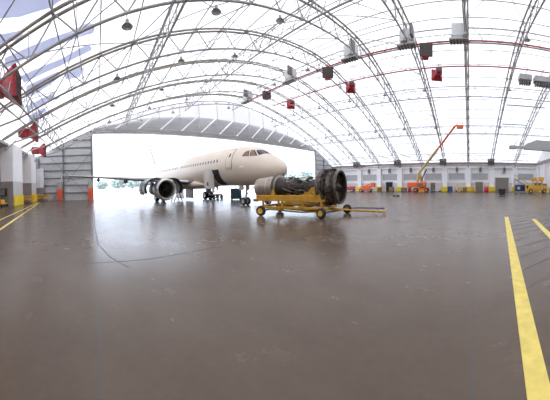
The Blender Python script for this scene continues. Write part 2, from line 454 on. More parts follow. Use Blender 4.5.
for k, y in enumerate(TY):
    lab = 'arched grey roof truss, %s of the vault counted from the back corner' % ORD[k]
    if tr is None:
        tr = thing('roof_truss', lab, 'truss', (0, y, 0), 0, 'arched roof trusses'); truss_parts(tr)
    else: dup(tr, (0, y, 0), 0, lab)
# header truss over the door: straight double bottom chord, diagonals up to the arch
t = thing('door_header_truss', 'pale lattice truss spanning above the open doorway', 'truss', (0, YF - .5, 0))
MB().tube([(DX0, 0, DOOR_Z), (DX1, 0, DOOR_Z)], .13, 6).tube([(DX0, -.9, DOOR_Z + .35), (DX1, -.9, DOOR_Z + .35)], .09, 6).build('bottom_chord', M['purlin'], t)
MB().tube([(x, 0, zt(x) - .15) for x in nodes_t[1:-1]], .11, 6).build('top_chord', M['truss'], t)
mb = MB(); n = 14
for k in range(n + 1):
    x = DX0 + (DX1 - DX0) * k / n
    mb.tube([(x, -.45, DOOR_Z), (x, 0, zt(x) - .15)], .05, 5)
    if k < n:
        x2 = DX0 + (DX1 - DX0) * (k + 1) / n
        MB().tube([(x, -.9, DOOR_Z + .35), (x2, -.1, min(zt(x2) - .15, DOOR_Z + 3.6))], .12, 6).build('white_diagonal', M['white_panel'], t)
        xm = (x + x2) / 2
        mb.tube([(x, 0, DOOR_Z), (xm, -.9, DOOR_Z + .35), (x2, 0, DOOR_Z)], .04, 4)
mb.build('web_lattice', M['purlin'], t)

# purlins and longitudinal lattice girders
gird = set(range(1, 28, 4))
pk = 0
for k, x in enumerate(nodes_t):
    if k in (0, 27): continue
    z = zt(x) + .14
    o = MB().tube([(x, YB + .2, z), (x, YF - .1, z)], .05, 6).build('roof_purlin', M['purlin'])
    tag(o, 'slim lengthwise roof purlin, %s in the vault counted from the louvred wall' % ORD[26 - k], 'purlin', 'lengthwise roof purlins')
gk = 0
GX = [-5.4, 5.0, 15.4, 25.2, 36.0, 46.6, 56.6]
for q, x in enumerate(GX):
    t = thing('lattice_girder', 'lengthwise zigzag lattice girder, %s in the vault counted from the louvred wall' % ORD[6 - q], 'girder', (x, 0, 0), 0, 'lengthwise lattice girders')
    zb = bot(x)[2]
    MB().tube([(0, YB + .3, zb), (0, YF - .6, zb)], .085, 6).build('bottom_tube', M['purlin'], t)
    MB().tube([(0, YB + .3, zt(x) - .1), (0, YF - .6, zt(x) - .1)], .07, 6).build('top_tube', M['purlin'], t)
    mb = MB(); n = 36; L = (YF - .6 - YB - .3)
    for k in range(n):
        y0 = YB + .3 + L * k / n; y1 = YB + .3 + L * (k + .5) / n; y2 = YB + .3 + L * (k + 1) / n
        mb.tube([(0, y0, zb), (0, y1, zt(x) - .1), (0, y2, zb)], .045, 4, False)
    mb.build('zigzag_lattice', M['purlin'], t)
# crossed rods in the roof plane and knee braces between trusses
bays = [(1, 'second'), (3, 'fourth'), (4, 'fifth'), (5, 'sixth'), (6, 'seventh'), (7, 'eighth')]
for b, bn in bays:
    seq = list(range(1, 26, 4))
    for q, i in enumerate(seq):
        x0, x1 = nodes_t[i], nodes_t[min(i + 4, 27)]
        y0, y1 = TY[b], TY[b + 1]
        if x1 <= x0: continue
        xm = (x0 + x1) / 2
        t = thing('roof_brace', 'crossed roof brace rods in the %s bay from the back, %s up from side wall' % (bn, ORD[q]), 'brace', (0, 0, 0), 0, 'crossed roof braces')
        P = lambda x, y: (x, y, zt(x) - .05)
        MB().tube([P(x0, y0), P((x0 + xm) / 2, y0 + (y1 - y0) * .25), P(xm, (y0 + y1) / 2), P((x1 + xm) / 2, y0 + (y1 - y0) * .75), P(x1, y1)], .035, 5).build('rod', M['purlin'], t)
        MB().tube([P(x0, y1), P((x0 + xm) / 2, y0 + (y1 - y0) * .75), P(xm, (y0 + y1) / 2 + .01), P((x1 + xm) / 2, y0 + (y1 - y0) * .25), P(x1, y0)], .035, 5).build('rod', M['purlin'], t)
for b in (3, 4, 5, 6, 7):
    for q, i in enumerate(range(1, 26, 2)):
        xb = nodes_b[i]; zb = bot(xb)[2]
        t = thing('knee_brace', 'pair of knee braces under the %s bay from the back, %s from the side wall' % (ORD[b], ORD[q]), 'brace', (xb, TY[b], zb), 0, 'knee braces between trusses')
        ym = BAY / 2
        zz = zt(nodes_t[i]) - zb
        MB().tube([(0, 0, 0), (nodes_t[i] - xb, BAY, zz)], .04, 5).build('brace_tube', M['truss'], t)
        MB().tube([(0, 0, 0), (0, BAY, 0)], .035, 5).build('tie_tube', M['purlin'], t)

# pendant lamps ---------------------------------------------------------------------------
lamp = None
def lamps():
    global lamp
    spots = []
    for k, y in enumerate(TY):
        if k < 1: continue
        for i, nb in enumerate((4, 6, 8, 12, 16, 20)):
            if k <= 3 and nb < 12: continue
            spots.append((k, i, nodes_b[nb], y))
    for k, i, x, y in spots:
        lab = 'small grey dome lamp hung under the %s truss from back, %s along it' % (ORD[k], ORD[i])
        z = bot(x)[2]
        if lamp is None:
            t = thing('pendant_lamp', lab, 'lamp', (x, y, z), 0, 'dome lamps under the trusses')
            MB().tube([(0, 0, -.02), (0, 0, -.37)], .03, 6).build('stem', M['truss'], t)
            MB().lathe([(.0, -.35), (.1, -.36), (.11, -.5), (.16, -.55), (.31, -.72), (.30, -.72), (.15, -.57), (0, -.55)], 14).build('shade', M['lamp'], t)
            MB().lathe([(.29, -.71), (.2, -.77), (0, -.78)], 14).build('lens', M['unit_grey'], t)
            lamp = t
        else: dup(lamp, (x, y, z), 0, lab)
lamps()

# red pipes --------------------------------------------------------------------------------
for x, z, lab in ((25.0, 16.75, 'red gas pipe near the roof ridge passing above the white units'), (30.5, 16.85, 'red gas pipe feeding the plain red heaters, lower of two')):
    t = thing('gas_pipe', lab, 'pipe', (x, 0, z), 0, 'red pipes under the vault')
    MB().tube([(0, YB + .5, 0), (0, 33, 0)], .085, 8).build('pipe_run', M['red_pipe'], t)
    for y in TY:
        MB().tube([(0, y, 0), (0, y, zt(x) - z)], .02, 4).build('hanger', M['purlin'], t)

# red heaters --------------------------------------------------------------------------------
def heater(loc, rz, sc, lab, grp, tilt=0., hang=0.):
    """red air heater: body box, square flared horn towards local +x with a grey grille, fan guard behind"""
    t = thing('red_air_heater', lab, 'heater', loc, rz, grp)
    S = sc
    MB().bbox(-.75 * S, .05 * S, -.42 * S, .42 * S, -.42 * S, .42 * S, .05).build('body', M['red'], t)
    a, b = .34 * S, .78 * S
    r0 = [(.05 * S, -a, -a), (.05 * S, a, -a), (.05 * S, a, a), (.05 * S, -a, a)]
    r1 = [(.75 * S, -b, -b), (.75 * S, b, -b), (.75 * S, b, b), (.75 * S, -b, b)]
    r2 = [(.92 * S, -b, -b), (.92 * S, b, -b), (.92 * S, b, b), (.92 * S, -b, b)]
    MB().loft([r0, r1, r2], True, False, False).build('horn', M['red'], t)
    g = MB().box(.86 * S, .88 * S, -b * .97, b * .97, -b * .97, b * .97)
    for q in range(7): g.box(.88 * S, .93 * S, -b * .97, b * .97, (-.9 + q * .29) * b, (-.8 + q * .29) * b)
    g.build('grille', M['grille'], t)
    MB().lathe([(.34 * S, -.75 * S), (.36 * S, -.9 * S), (.1 * S, -.95 * S), (0, -.95 * S)], 14, axis=(1, 0, 0)).build('fan_guard', M['grille'], t)
    MB().tube([(-.4 * S, 0, .42 * S), (-.4 * S, 0, .42 * S + .5)], .05, 6).tube([(-.4 * S, -.4, .42 * S + .5), (-.4 * S, .4, .42 * S + .5)], .05, 6).build('bracket', M['truss'], t)
    for ch in t.children: pass
    return t
heater((-6.35, 15.3, 9.0), rad(9), 1.34, 'large red horned heater highest on the side wall beneath the blue lettering', 'red horned heaters by the side wall')
heater((-7.45, 25.3, 8.15), rad(6), 1.15, 'middle red horned heater on the side wall, above the tall white pier', 'red horned heaters by the side wall')
heater((-8.1, 32.6, 7.4), rad(6), 1.1, 'red horned heater on the side wall next to the grey cladding', 'red horned heaters by the side wall')
for y, rz, lab in ((4.8, 195, 'red heater with dark grille below the red pipe, above the wheeled boom'), (17.3, 215, 'red heater with dark grille hung between two white ceiling units'), (29.2, 230, 'red heater with dark grille hung over the aircraft nose')):
    heater((25.6, y, 16.0 if y < 29 else 16.3), rad(rz), .88, lab, 'dark grilled heaters along the ridge')
for y, rz, lab in ((4.1, 20, 'plain red heater on the lower red pipe, directly above the boom basket'), (16.5, 35, 'plain red heater on the lower red pipe, over the engine fan'), (28.3, 50, 'plain red heater on the lower red pipe, over the engine nozzle')):
    heater((30.5, y, 16.15), rad(rz), .92, lab, 'plain red heaters on the lower pipe')

# white ceiling units -----------------------------------------------------------------------
first = None
for k, y in enumerate((1.1, 6.4, 13.0, 22.3, 32.2)):
    lab = 'white ceiling air unit with grey louvred tray, %s counted from the back corner' % ORD[k]
    loc = (23.6, y, 16.1)
    if first is None:
        t = thing('ceiling_air_unit', lab, 'air unit', loc, 0, 'white air units along the ridge')
        MB().bbox(-.1, .8, -.75, .75, .35, 1.55, .04).build('cabinet', M['unit_white'], t)
        MB().bbox(-.9, -.1, -.8, -.55, .4, 1.5, .03).build('side_panel', M['vent_dark'], t)
        MB().bbox(-.4, .5, -.95, .95, -.22, .0, .04).build('louvred_tray', M['unit_grey'], t)
        g = MB()
        for q in range(6): g.box(-.4, .5, -.9 + q * .32, -.76 + q * .32, -.27, -.22)
        g.build('louvre_slats', M['vent_dark'], t)
        MB().bbox(-.1, .5, -.5, .5, 0, .35, .02).build('duct_neck', M['unit_grey'], t)
        for s_ in (-.6, .6): MB().tube([(.2, s_, 1.55), (.2, s_, 1.95)], .03, 5).build('hanger', M['purlin'], t)
        first = t
    else: dup(first, loc, 0, lab)

# hung equipment at the back corner ------------------------------------------------------------
for (y0, y1, lab) in ((-8.35, -6.6, 'short grey duct box hung below purlins near the back corner'), (-13.2, -8.75, 'long grey duct box on slanted rods near the back corner')):
    t = thing('hung_duct_box', lab, 'duct', (32, (y0 + y1) / 2, 16.0), 0, 'grey duct boxes near back corner')
    w = (y1 - y0) / 2
    MB().bbox(-.6, .6, -w, w, 0, .75, .04).build('casing', M['unit_grey'], t)
    g = MB()
    for q in range(int(w * 6)): g.box(-.5, .5, -w + .1 + q * .33, -w + .3 + q * .33, -.45, 0)
    g.build('outlet_louvre', M['vent_dark'], t)
    for yy in ((-w * .6, w * .6) if w > 1 else (0,)):
        MB().tube([(0, yy, .75), (-.6, yy - .3, zt(31.4) - 16.0)], .06, 5).build('hanger', M['girt'], t)
for x, z, y0, y1, lab in ((38, 14.6, -12.3, -5.8, 'upper slender grey tube heater hung crosswise near the back corner'), (44, 13.05, -10.6, -5.9, 'lower slender grey tube heater hung crosswise near the back corner')):
    t = thing('tube_heater', lab, 'heater', (x, 0, z), 0, 'tube heaters near the back corner')
    MB().tube([(0, y0, 0), (0, y1, 0)], .11, 8).build('tube', M['unit_grey'], t)
    for yy in (y0 + .8, y1 - .8): MB().tube([(0, yy, 0), (0, yy, zt(x) - z)], .025, 4).build('hanger', M['purlin'], t)
t = thing('drop_pipe', 'bent grey drop pipe below the roof near the back corner', 'pipe', (36, -10.6, 13.6))
MB().tube([(0, -1.6, 1.9), (0, 0, 1.9), (0, .5, 0)], .06, 6).tube([(0, -1.6, 1.9), (0, -1.6, zt(36) - 13.6)], .03, 5).build('pipe_run', M['purlin'], t)
t = thing('hung_walkway', 'grey tapered service walkway hung from roof rods above yellow machine', 'walkway', (48, 0, 9.0))
MB().bbox(-.6, .6, -9.6, -8.0, .15, .75, .04).build('end_box', M['unit_grey'], t)
MB().prism([(-17, -.1), (-17, 2.0), (-13.4, 2.0), (-11.2, 1.0), (-11.2, .1)], -.7, .7, lambda y, z, x: (x, y, z)).build('tapered_body', M['unit_grey'], t)
MB().box(-.3, .3, -11.2, -9.6, .2, .7).build('bridge_beam', M['unit_grey'], t)
for yy in (-9.0, -10.2, -11.6):
    MB().tube([(0, yy, .7), (.4, yy - .9, 2.3)], .06, 5).build('stay_rod', M['girt'], t)
for yy in (-9.0, -14.0):
    MB().tube([(0, yy, .7), (0, yy, zt(48) - 9.0)], .03, 5).build('hanger', M['purlin'], t)

# back wall ------------------------------------------------------------------------------------
struct('wall_back', wall_poly(XL - 1.5, XR + .4, 0, YB - .3, YB, lambda x: zt(min(max(x, XL), XR)) + .25, 40), M['white_panel'])
struct('trim_5', MB().box(XL, XR, YB, YB + .5, 6.9, 7.45), M['rust'])
for k in range(8):
    x = XR - 2.2 - k * 5.5
    t = thing('back_wall_pilaster', 'white pilaster on the back wall, %s from the louvred wall' % ORD[k], 'pilaster', (x, YB, 0), 0, 'back wall pilasters')
    MB().bbox(-.6, .6, .02, .7, 1.25, 6.5, .03).build('shaft', M['white_panel'], t)
    MB().bbox(-.7, .7, .02, .9, 0, 1.25, .05).build('foot_guard', M['yellow_block'], t)

# blue lettering on the membrane (seen through the fabric) -----------------------------------------
def letter(outline, lab):
    mb = MB(); n = len(outline)
    # subdivide onto the vault: fan from the centre, points 3 cm under the membrane
    ring = []
    for i in range(n):
        (x0, y0), (x1, y1) = outline[i], outline[(i + 1) % n]
        for q in range(4): ring.append((x0 + (x1 - x0) * q / 4, y0 + (y1 - y0) * q / 4))
    cx = sum(p[0] for p in ring) / len(ring); cy = sum(p[1] for p in ring) / len(ring)
    P = lambda x, y, d=.04: (x, y, zt(max(x, XL)) + .3 - d)
    vs = [P(cx, cy)]
    R = 6
    for r in range(1, R + 1):
        for p in ring: vs.append(P(cx + (p[0] - cx) * r / R, cy + (p[1] - cy) * r / R))
    m = len(ring); fs = [(0, 1 + k, 1 + (k + 1) % m) for k in range(m)]
    for r in range(R - 1):
        for k in range(m): fs.append((1 + r * m + k, 1 + (r + 1) * m + k, 1 + (r + 1) * m + (k + 1) % m, 1 + r * m + (k + 1) % m))
    mb.add(vs, fs)
    tag(mb.build('roof_letter_stroke', M['letter']), lab, 'lettering', 'blue lettering on the roof fabric')
LETTERS = [
 ([(-4.27, 8.98), (-1.5, 11.38), (-1.6, 12.05), (-2.24, 12.1), (-2.97, 11.77), (-3.68, 11.46), (-4.93, 10.3)], 'broad pale blue letter stroke on roof fabric at the topmost corner'),
 ([(-5.19, 11.3), (-3.86, 12.32), (-3.92, 12.88), (-5.56, 12.08)], 'small pale blue letter end on roof fabric above the large horned heater'),
 ([(-5.36, 13.36), (-3.26, 14.05), (-1.47, 14.56), (-0.48, 14.54), (-0.11, 14.78), (0.07, 15.36), (-0.06, 15.76), (-0.92, 15.56), (-3.5, 15.0), (-5.61, 14.3)], 'long rounded blue letter stroke across roof fabric, upper one'),
 ([(-5.22, 16.01), (-2.46, 16.8), (-0.72, 16.7), (-0.3, 16.79), (-0.17, 17.61), (-2.59, 17.64), (-5.27, 17.11)], 'long blue letter stroke across roof fabric, lower one'),
 ([(-5.28, 17.65), (-4.36, 17.83), (-2.83, 18.15), (-2.74, 19.08), (-3.75, 19.53), (-5.18, 19.65), (-5.76, 19.19)], 'rounded blue letter bowl on roof fabric beside the large horned heater'),
 ([(-2.48, 19.01), (-1.16, 18.87), (-0.89, 19.76), (-1.3, 20.78), (-2.46, 20.11)], 'curved blue letter piece on roof fabric beyond the lower stroke'),
 ([(-6.22, 20.67), (-5.32, 20.85), (-3.69, 21.08), (-3.82, 22.33), (-5.62, 21.98), (-6.51, 21.91)], 'thin blue letter bar on roof fabric above the middle horned heater'),
 ([(-6.69, 22.86), (-5.05, 22.94), (-5.02, 24.22), (-7.03, 24.37)], 'short blue letter bar on roof fabric, last towards the grey cladding'),
]
for o, l in LETTERS: letter(o, l)

# floor markings -----------------------------------------------------------------------------------
def line(pts, w, name, m, lab, grp, z=.004):
    mb = MB()
    for (x0, y0), (x1, y1) in zip(pts, pts[1:]):
        d = Vector((x1 - x0, y1 - y0, 0)).normalized(); nrm = Vector((-d.y, d.x, 0)) * w / 2
        a, b = Vector((x0, y0, 0)), Vector((x1, y1, 0))
        q = [a - nrm, b - nrm, b + nrm, a + nrm]
        mb.add([(p.x, p.y, 0.0005) for p in q] + [(p.x, p.y, z) for p in q], [(4, 5, 6, 7), (0, 1, 5, 4), (1, 2, 6, 5), (2, 3, 7, 6), (3, 0, 4, 7)])
    return tag(mb.build(name, m), lab, 'floor line', grp)
YL = 'yellow lines painted on the floor'
line([(13.1, -2.03), (-1.5, -.15)], .22, 'yellow_floor_line', M['yellow_line'], 'long yellow floor line bordering the dark striped area', YL)
line([(12.0, -3.3), (2.0, -2.05)], .22, 'yellow_floor_line', M['yellow_line'], 'short yellow floor line crossing the dark striped area', YL)
line([(-3.6, 5.0), (-8.3, 33.5)], .13, 'yellow_floor_line', M['yellow_line'], 'yellow floor line running past piers, further from side wall', YL)
line([(-5.2, 8.0), (-8.45, 33.0)], .13, 'yellow_floor_line', M['yellow_line'], 'yellow floor line running past piers, closer to side wall', YL)
for k in range(12):
    x = 4.0 + k * .86
    y = -(.84 + (x - 4.6) * .13) - .16
    line([(x, y), (x + 1.9, y - 2.6)], .075 if k < 6 else .09, 'dark_floor_stripe', M['joint'],
         'dark slanting floor stripe, %s outward beside the long yellow line' % ORD[k], 'dark slanting floor stripes', .003)
tag(MB().tube([(15.9, 9.3, .03), (16.6, 8.3, .03), (16.7, 7.4, .03), (16.95, 6.4, .03)], .03, 6).build('floor_hose', M['black']), 'thin dark hose lying on floor behind the tow bar', 'hose')
# curved tyre mark
line([(-0.27, 18.79), (-0.13, 11.07), (-0.0, 7.84), (0.31, 6.31), (0.71, 5.36)], .03, 'tyre_mark', M['joint'], 'thin curved dark mark on the floor running back from the doorway edge', 'curved marks on the floor', .003)
line([(-0.45, 5.76), (0.29, 5.88), (1.31, 5.92), (3.02, 6.25), (4.91, 6.3)], .03, 'tyre_mark', M['joint'], 'thin curved dark mark sweeping across the floor before the aircraft', 'curved marks on the floor', .003)

# ------------------------------------------------------------------ aircraft
YAW = 3.04
A = thing('jet_airliner', 'beige twin engine passenger jet parked nose-in through the open doorway', 'aircraft', (13.93, 13.57, 0), PI / 2 - YAW)
ST = [  # a, z top, z bottom, half width
 (0, 3.22, 3.18, .02), (.05, 3.42, 2.98, .22), (.18, 3.62, 2.80, .42), (.4, 3.85, 2.62, .64), (.8, 4.12, 2.40, .93), (1.3, 4.38, 2.22, 1.2), (1.8, 4.62, 2.09, 1.42),
 (2.3, 4.92, 2.01, 1.58), (2.8, 5.20, 1.95, 1.70), (3.4, 5.44, 1.91, 1.81), (4.2, 5.62, 1.89, 1.90), (5.2, 5.70, 1.88, 1.95), (6.5, 5.74, 1.88, 1.975),
 (10, 5.74, 1.88, 1.975), (14, 5.74, 1.86, 1.975), (18, 5.74, 1.86, 1.975), (22, 5.74, 1.88, 1.975), (24, 5.74, 2.0, 1.97), (26.5, 5.74, 2.4, 1.92), (29, 5.72, 2.95, 1.77),
 (31.5, 5.68, 3.6, 1.5), (34, 5.62, 4.25, 1.08), (36, 5.55, 4.8, .66), (37.2, 5.45, 5.05, .34), (37.57, 5.35, 5.15, .12)]
def stn(a):
    a = min(max(a, 0), 37.57)
    for i in range(len(ST) - 1):
        if ST[i][0] <= a <= ST[i + 1][0]:
            a0, a1 = ST[i][0], ST[i + 1][0]; u = (a - a0) / (a1 - a0)
            def cr(j):
                p0 = ST[max(i - 1, 0)]; p1 = ST[i]; p2 = ST[i + 1]; p3 = ST[min(i + 2, len(ST) - 1)]
                m1 = (p2[j] - p0[j]) / max(p2[0] - p0[0], 1e-6) * (a1 - a0); m2 = (p3[j] - p1[j]) / max(p3[0] - p1[0], 1e-6) * (a1 - a0)
                if i == 0: m1 = (p2[j] - p1[j])
                return (2 * u**3 - 3 * u**2 + 1) * p1[j] + (u**3 - 2 * u**2 + u) * m1 + (-2 * u**3 + 3 * u**2) * p2[j] + (u**3 - u**2) * m2
            return cr(1), cr(2), max(cr(3), .02)
    return ST[-1][1:]
def surf(a, th, off=0.):
    # th: angle from straight up towards starboard
    t, b, w = stn(a); zc = (t + b) / 2; hh = (t - b) / 2
    return (-a, -(w + off) * math.sin(th), zc + (hh + off) * math.cos(th))
def th_z(a, z):
    t, b, w = stn(a); return math.acos(max(-1, min(1, (z - (t + b) / 2) / ((t - b) / 2))))
mb = MB(); aa = [0, .02, .05, .1, .18, .28, .4, .6, .8, 1.05, 1.3, 1.55, 1.8, 2.05, 2.3, 2.55, 2.8, 3.1, 3.4, 3.8, 4.2, 4.7, 5.2, 5.8, 6.5, 8, 10, 12, 14, 16, 18, 20, 22, 23, 24, 25.2, 26.5, 27.7, 29, 30.2, 31.5, 32.7, 34, 35, 36, 36.7, 37.2, 37.57]
mb.loft([[surf(a, 2 * PI * k / 40) for k in range(40)] for a in aa])
mb.build('fuselage', M['paint'], A)
def patch(corners, n=6, off=.012, thick=.02, side=1):
    """curved plate on the fuselage skin; corners (a, z) bottom-aft ... in order; bilinear"""
    (a0, z0), (a1, z1), (a2, z2), (a3, z3) = corners
    m = MB(); g = []
    for i in range(n + 1):
        u = i / n
        for j in range(n + 1):
            v = j / n
            a = (a0 * (1 - u) + a1 * u) * (1 - v) + (a3 * (1 - u) + a2 * u) * v
            z = (z0 * (1 - u) + z1 * u) * (1 - v) + (z3 * (1 - u) + z2 * u) * v
            p = surf(a, side * th_z(a, z), off); g.append(p)
    f = [(i * (n + 1) + j, (i + 1) * (n + 1) + j, (i + 1) * (n + 1) + j + 1, i * (n + 1) + j + 1) for i in range(n) for j in range(n)]
    if side > 0: f = [q[::-1] for q in f]
    return m.add(g, f, True)
# cockpit windows, three a side (in polar: a, theta)
def pane(cs, side, m, name='cockpit_window', off=.014):
    mb = MB(); n = 6; g = []
    for i in range(n + 1):
        for j in range(n + 1):
            u, v = i / n, j / n
            q = [(cs[0][k] * (1 - u) + cs[1][k] * u) * (1 - v) + (cs[3][k] * (1 - u) + cs[2][k] * u) * v for k in (0, 1)]
            g.append(surf(q[0], side * q[1], off))
    f = [(i * (n + 1) + j, (i + 1) * (n + 1) + j, (i + 1) * (n + 1) + j + 1, i * (n + 1) + j + 1) for i in range(n) for j in range(n)]
    return mb.add(g, f, True).build(name, m, A)
for sd in (1, -1):
    T = th_z
    F_ = [(1.74, rad(4)), (2.08, T(2.08, 4.40)), (2.66, T(2.66, 4.93)), (2.36, rad(5))]
    S1 = [(2.16, T(2.16, 4.38)), (2.78, T(2.78, 4.38)), (3.02, T(3.02, 4.93)), (2.74, T(2.74, 4.95))]
    S2 = [(2.86, T(2.86, 4.38)), (3.56, T(3.56, 4.42)), (3.42, T(3.42, 4.86)), (3.10, T(3.10, 4.92))]
    for cs in (F_, S1, S2): pane(cs, sd, M['glass_dark'])
    B1 = [(2.30, T(2.30, 4.42)), (2.74, T(2.74, 4.42)), (2.97, T(2.97, 4.88)), (2.78, T(2.78, 4.89))]
    B2 = [(2.95, T(2.95, 4.42)), (3.48, T(3.48, 4.46)), (3.36, T(3.36, 4.82)), (3.12, T(3.12, 4.87))]
    for cs in (B1, B2): pane(cs, sd, M['blind'], 'sun_blind', .02)
# cabin windows
win = None
for sd in (1, -1):
    for k in range(36):
        a = 7.0 + k * .533
        if 15.4 < a < 15.6: continue
        mb = MB(); pts = []
        for q in range(12):
            w = 2 * PI * q / 12
            aq = a + .10 * math.copysign(abs(math.cos(w)) ** .7, math.cos(w)); zq = 4.33 + .155 * math.copysign(abs(math.sin(w)) ** .7, math.sin(w))
            pts.append(surf(aq, sd * th_z(aq, zq), .012))
        mb.add(pts, [tuple(range(12)) if sd < 0 else tuple(range(12))[::-1]])
        mb.build('cabin_window', M['window'], A)
# doors
def door(a0, a1, z0, z1, sd, name):
    patch([(a0 - .05, z0 - .05), (a1 + .05, z0 - .05), (a1 + .05, z1 + .05), (a0 - .05, z1 + .05)], 8, .008, side=sd).build(name + '_seal', M['seam'], A)
    d = patch([(a0, z0), (a1, z0), (a1, z1), (a0, z1)], 8, .022, side=sd).build(name, M['paint'], A)
    patch([(a0 + .3, z0 + 1.05), (a0 + .5, z0 + 1.05), (a0 + .5, z0 + 1.38), (a0 + .3, z0 + 1.38)], 3, .03, side=sd).build('door_window', M['window'], d)
    patch([(a0 + .02, z0 - .04), (a1 - .02, z0 - .04), (a1 - .02, z0 + .12), (a0 + .02, z0 + .12)], 4, .05, side=sd).build('door_sill', M['alu'], d)
for sd in (1, -1): door(4.75, 5.56, 3.45, 5.22, sd, 'cabin_door')
for sd in (1, -1): door(30.2, 30.95, 3.75, 5.3, sd, 'rear_door')
# small white data plate by the nose
patch([(3.2, 3.45), (3.75, 3.45), (3.75, 3.60), (3.2, 3.60)], 3, .015, side=1).build('data_plate', M['white_panel'], A)
# forward cargo bay: dark opening and its open door panel
patch([(6.75, 2.02), (7.95, 2.02), (7.95, 3.5), (6.75, 3.5)], 8, .015, side=1).build('cargo_opening', M['dark'], A)
mb = MB(); rings = []
for q in range(9):
    z = 1.62 + 1.95 * q / 8; bul = .07 * math.sin(PI * q / 8)
    a0, s0 = 7.75, 1.75; a1, s1 = 8.35, 2.55
    rings.append([(-a0 - bul * .6, -s0 - bul, z), (-a1 - bul * .6, -s1 - bul, z), (-a1 - bul * .6 - .08, -s1 - bul + .1, z), (-a0 - bul * .6 - .08, -s0 - bul + .1, z)])
mb.loft(rings); cd = mb.build('cargo_door', M['beige_panel'], A)
MB().bbox(-8.2, -8.05, -2.42, -2.3, 1.95, 2.3, .02).build('door_latch', M['seam'], cd)
# wing-to-body fairing
mb = MB(); rings = []
for q in range(15):
    u = q / 14; a = 10.6 + 11.2 * u; e = math.sin(PI * min(max(u, .001), .999)) ** .5
    hw = 1.1 + 1.25 * e; zb = 1.98 - .46 * e; ztp = 2.15 + .75 * e
    rings.append([(-a, hw * math.copysign(abs(math.cos(w)) ** .6, math.cos(w)), (zb + ztp) / 2 + (ztp - zb) / 2 * math.copysign(abs(math.sin(w)) ** .6, math.sin(w))) for w in [2 * PI * k / 24 for k in range(24)]])
mb.loft(rings).build('belly_fairing', M['paint'], A)
# wings
def foil(le, chord, s, z, th, sd, n=10):
    up = []; lo = []
    for k in range(n + 1):
        x = (1 - math.cos(PI * k / n)) / 2
        y = 5 * th * (.2969 * math.sqrt(x) - .126 * x - .3516 * x * x + .2843 * x**3 - .1015 * x**4)
        up.append((-(le + chord * x), -sd * s, z + chord * y * 1.15 + .0 * x)); lo.append((-(le + chord * x), -sd * s, z - chord * y * .75))
    return up + lo[::-1][1:-1]
for sd in (1, -1):
    secs = [(11.9, 7.1, 1.2, 2.38, .13), (12.4, 6.3, 2.3, 2.46, .13), (14.25, 4.3, 6.2, 2.78, .118), (17.5, 2.9, 11.6, 3.27, .11), (20.6, 1.65, 16.8, 3.80, .10)]
    mb = MB().loft([foil(le, ch, s, z, th, sd) for le, ch, s, z, th in secs])
    w = mb.build('wing', M['paint_grey'], A)
    MB().prism([(20.9, 3.15), (22.1, 3.2), (22.4, 3.75), (21.8, 3.75)], 16.78 * sd, 16.86 * sd, lambda a, z, s: (-a, -s, z)).build('wingtip_fence', M['white_panel'], w)
    for s, le in ((4.9, 17.2), (8.4, 17.2), (11.8, 18.6)):
        zz = 2.38 + (s - 1.2) * .091
        MB().lathe([(0, 0), (.16, .3), (.24, 1.0), (.2, 1.9), (.02, 3.1)], 10, (-le + .2, -sd * s, zz - .38), (-1, 0, .02)).build('flap_fairing', M['paint_grey'], w)
    # leading edge strip
    MB().tube([(-(le - .015), -sd * s, z) for le, ch, s, z, th in secs[1:]], [.16, .11, .08, .05], 8).build('slat_edge', M['alu'], w)
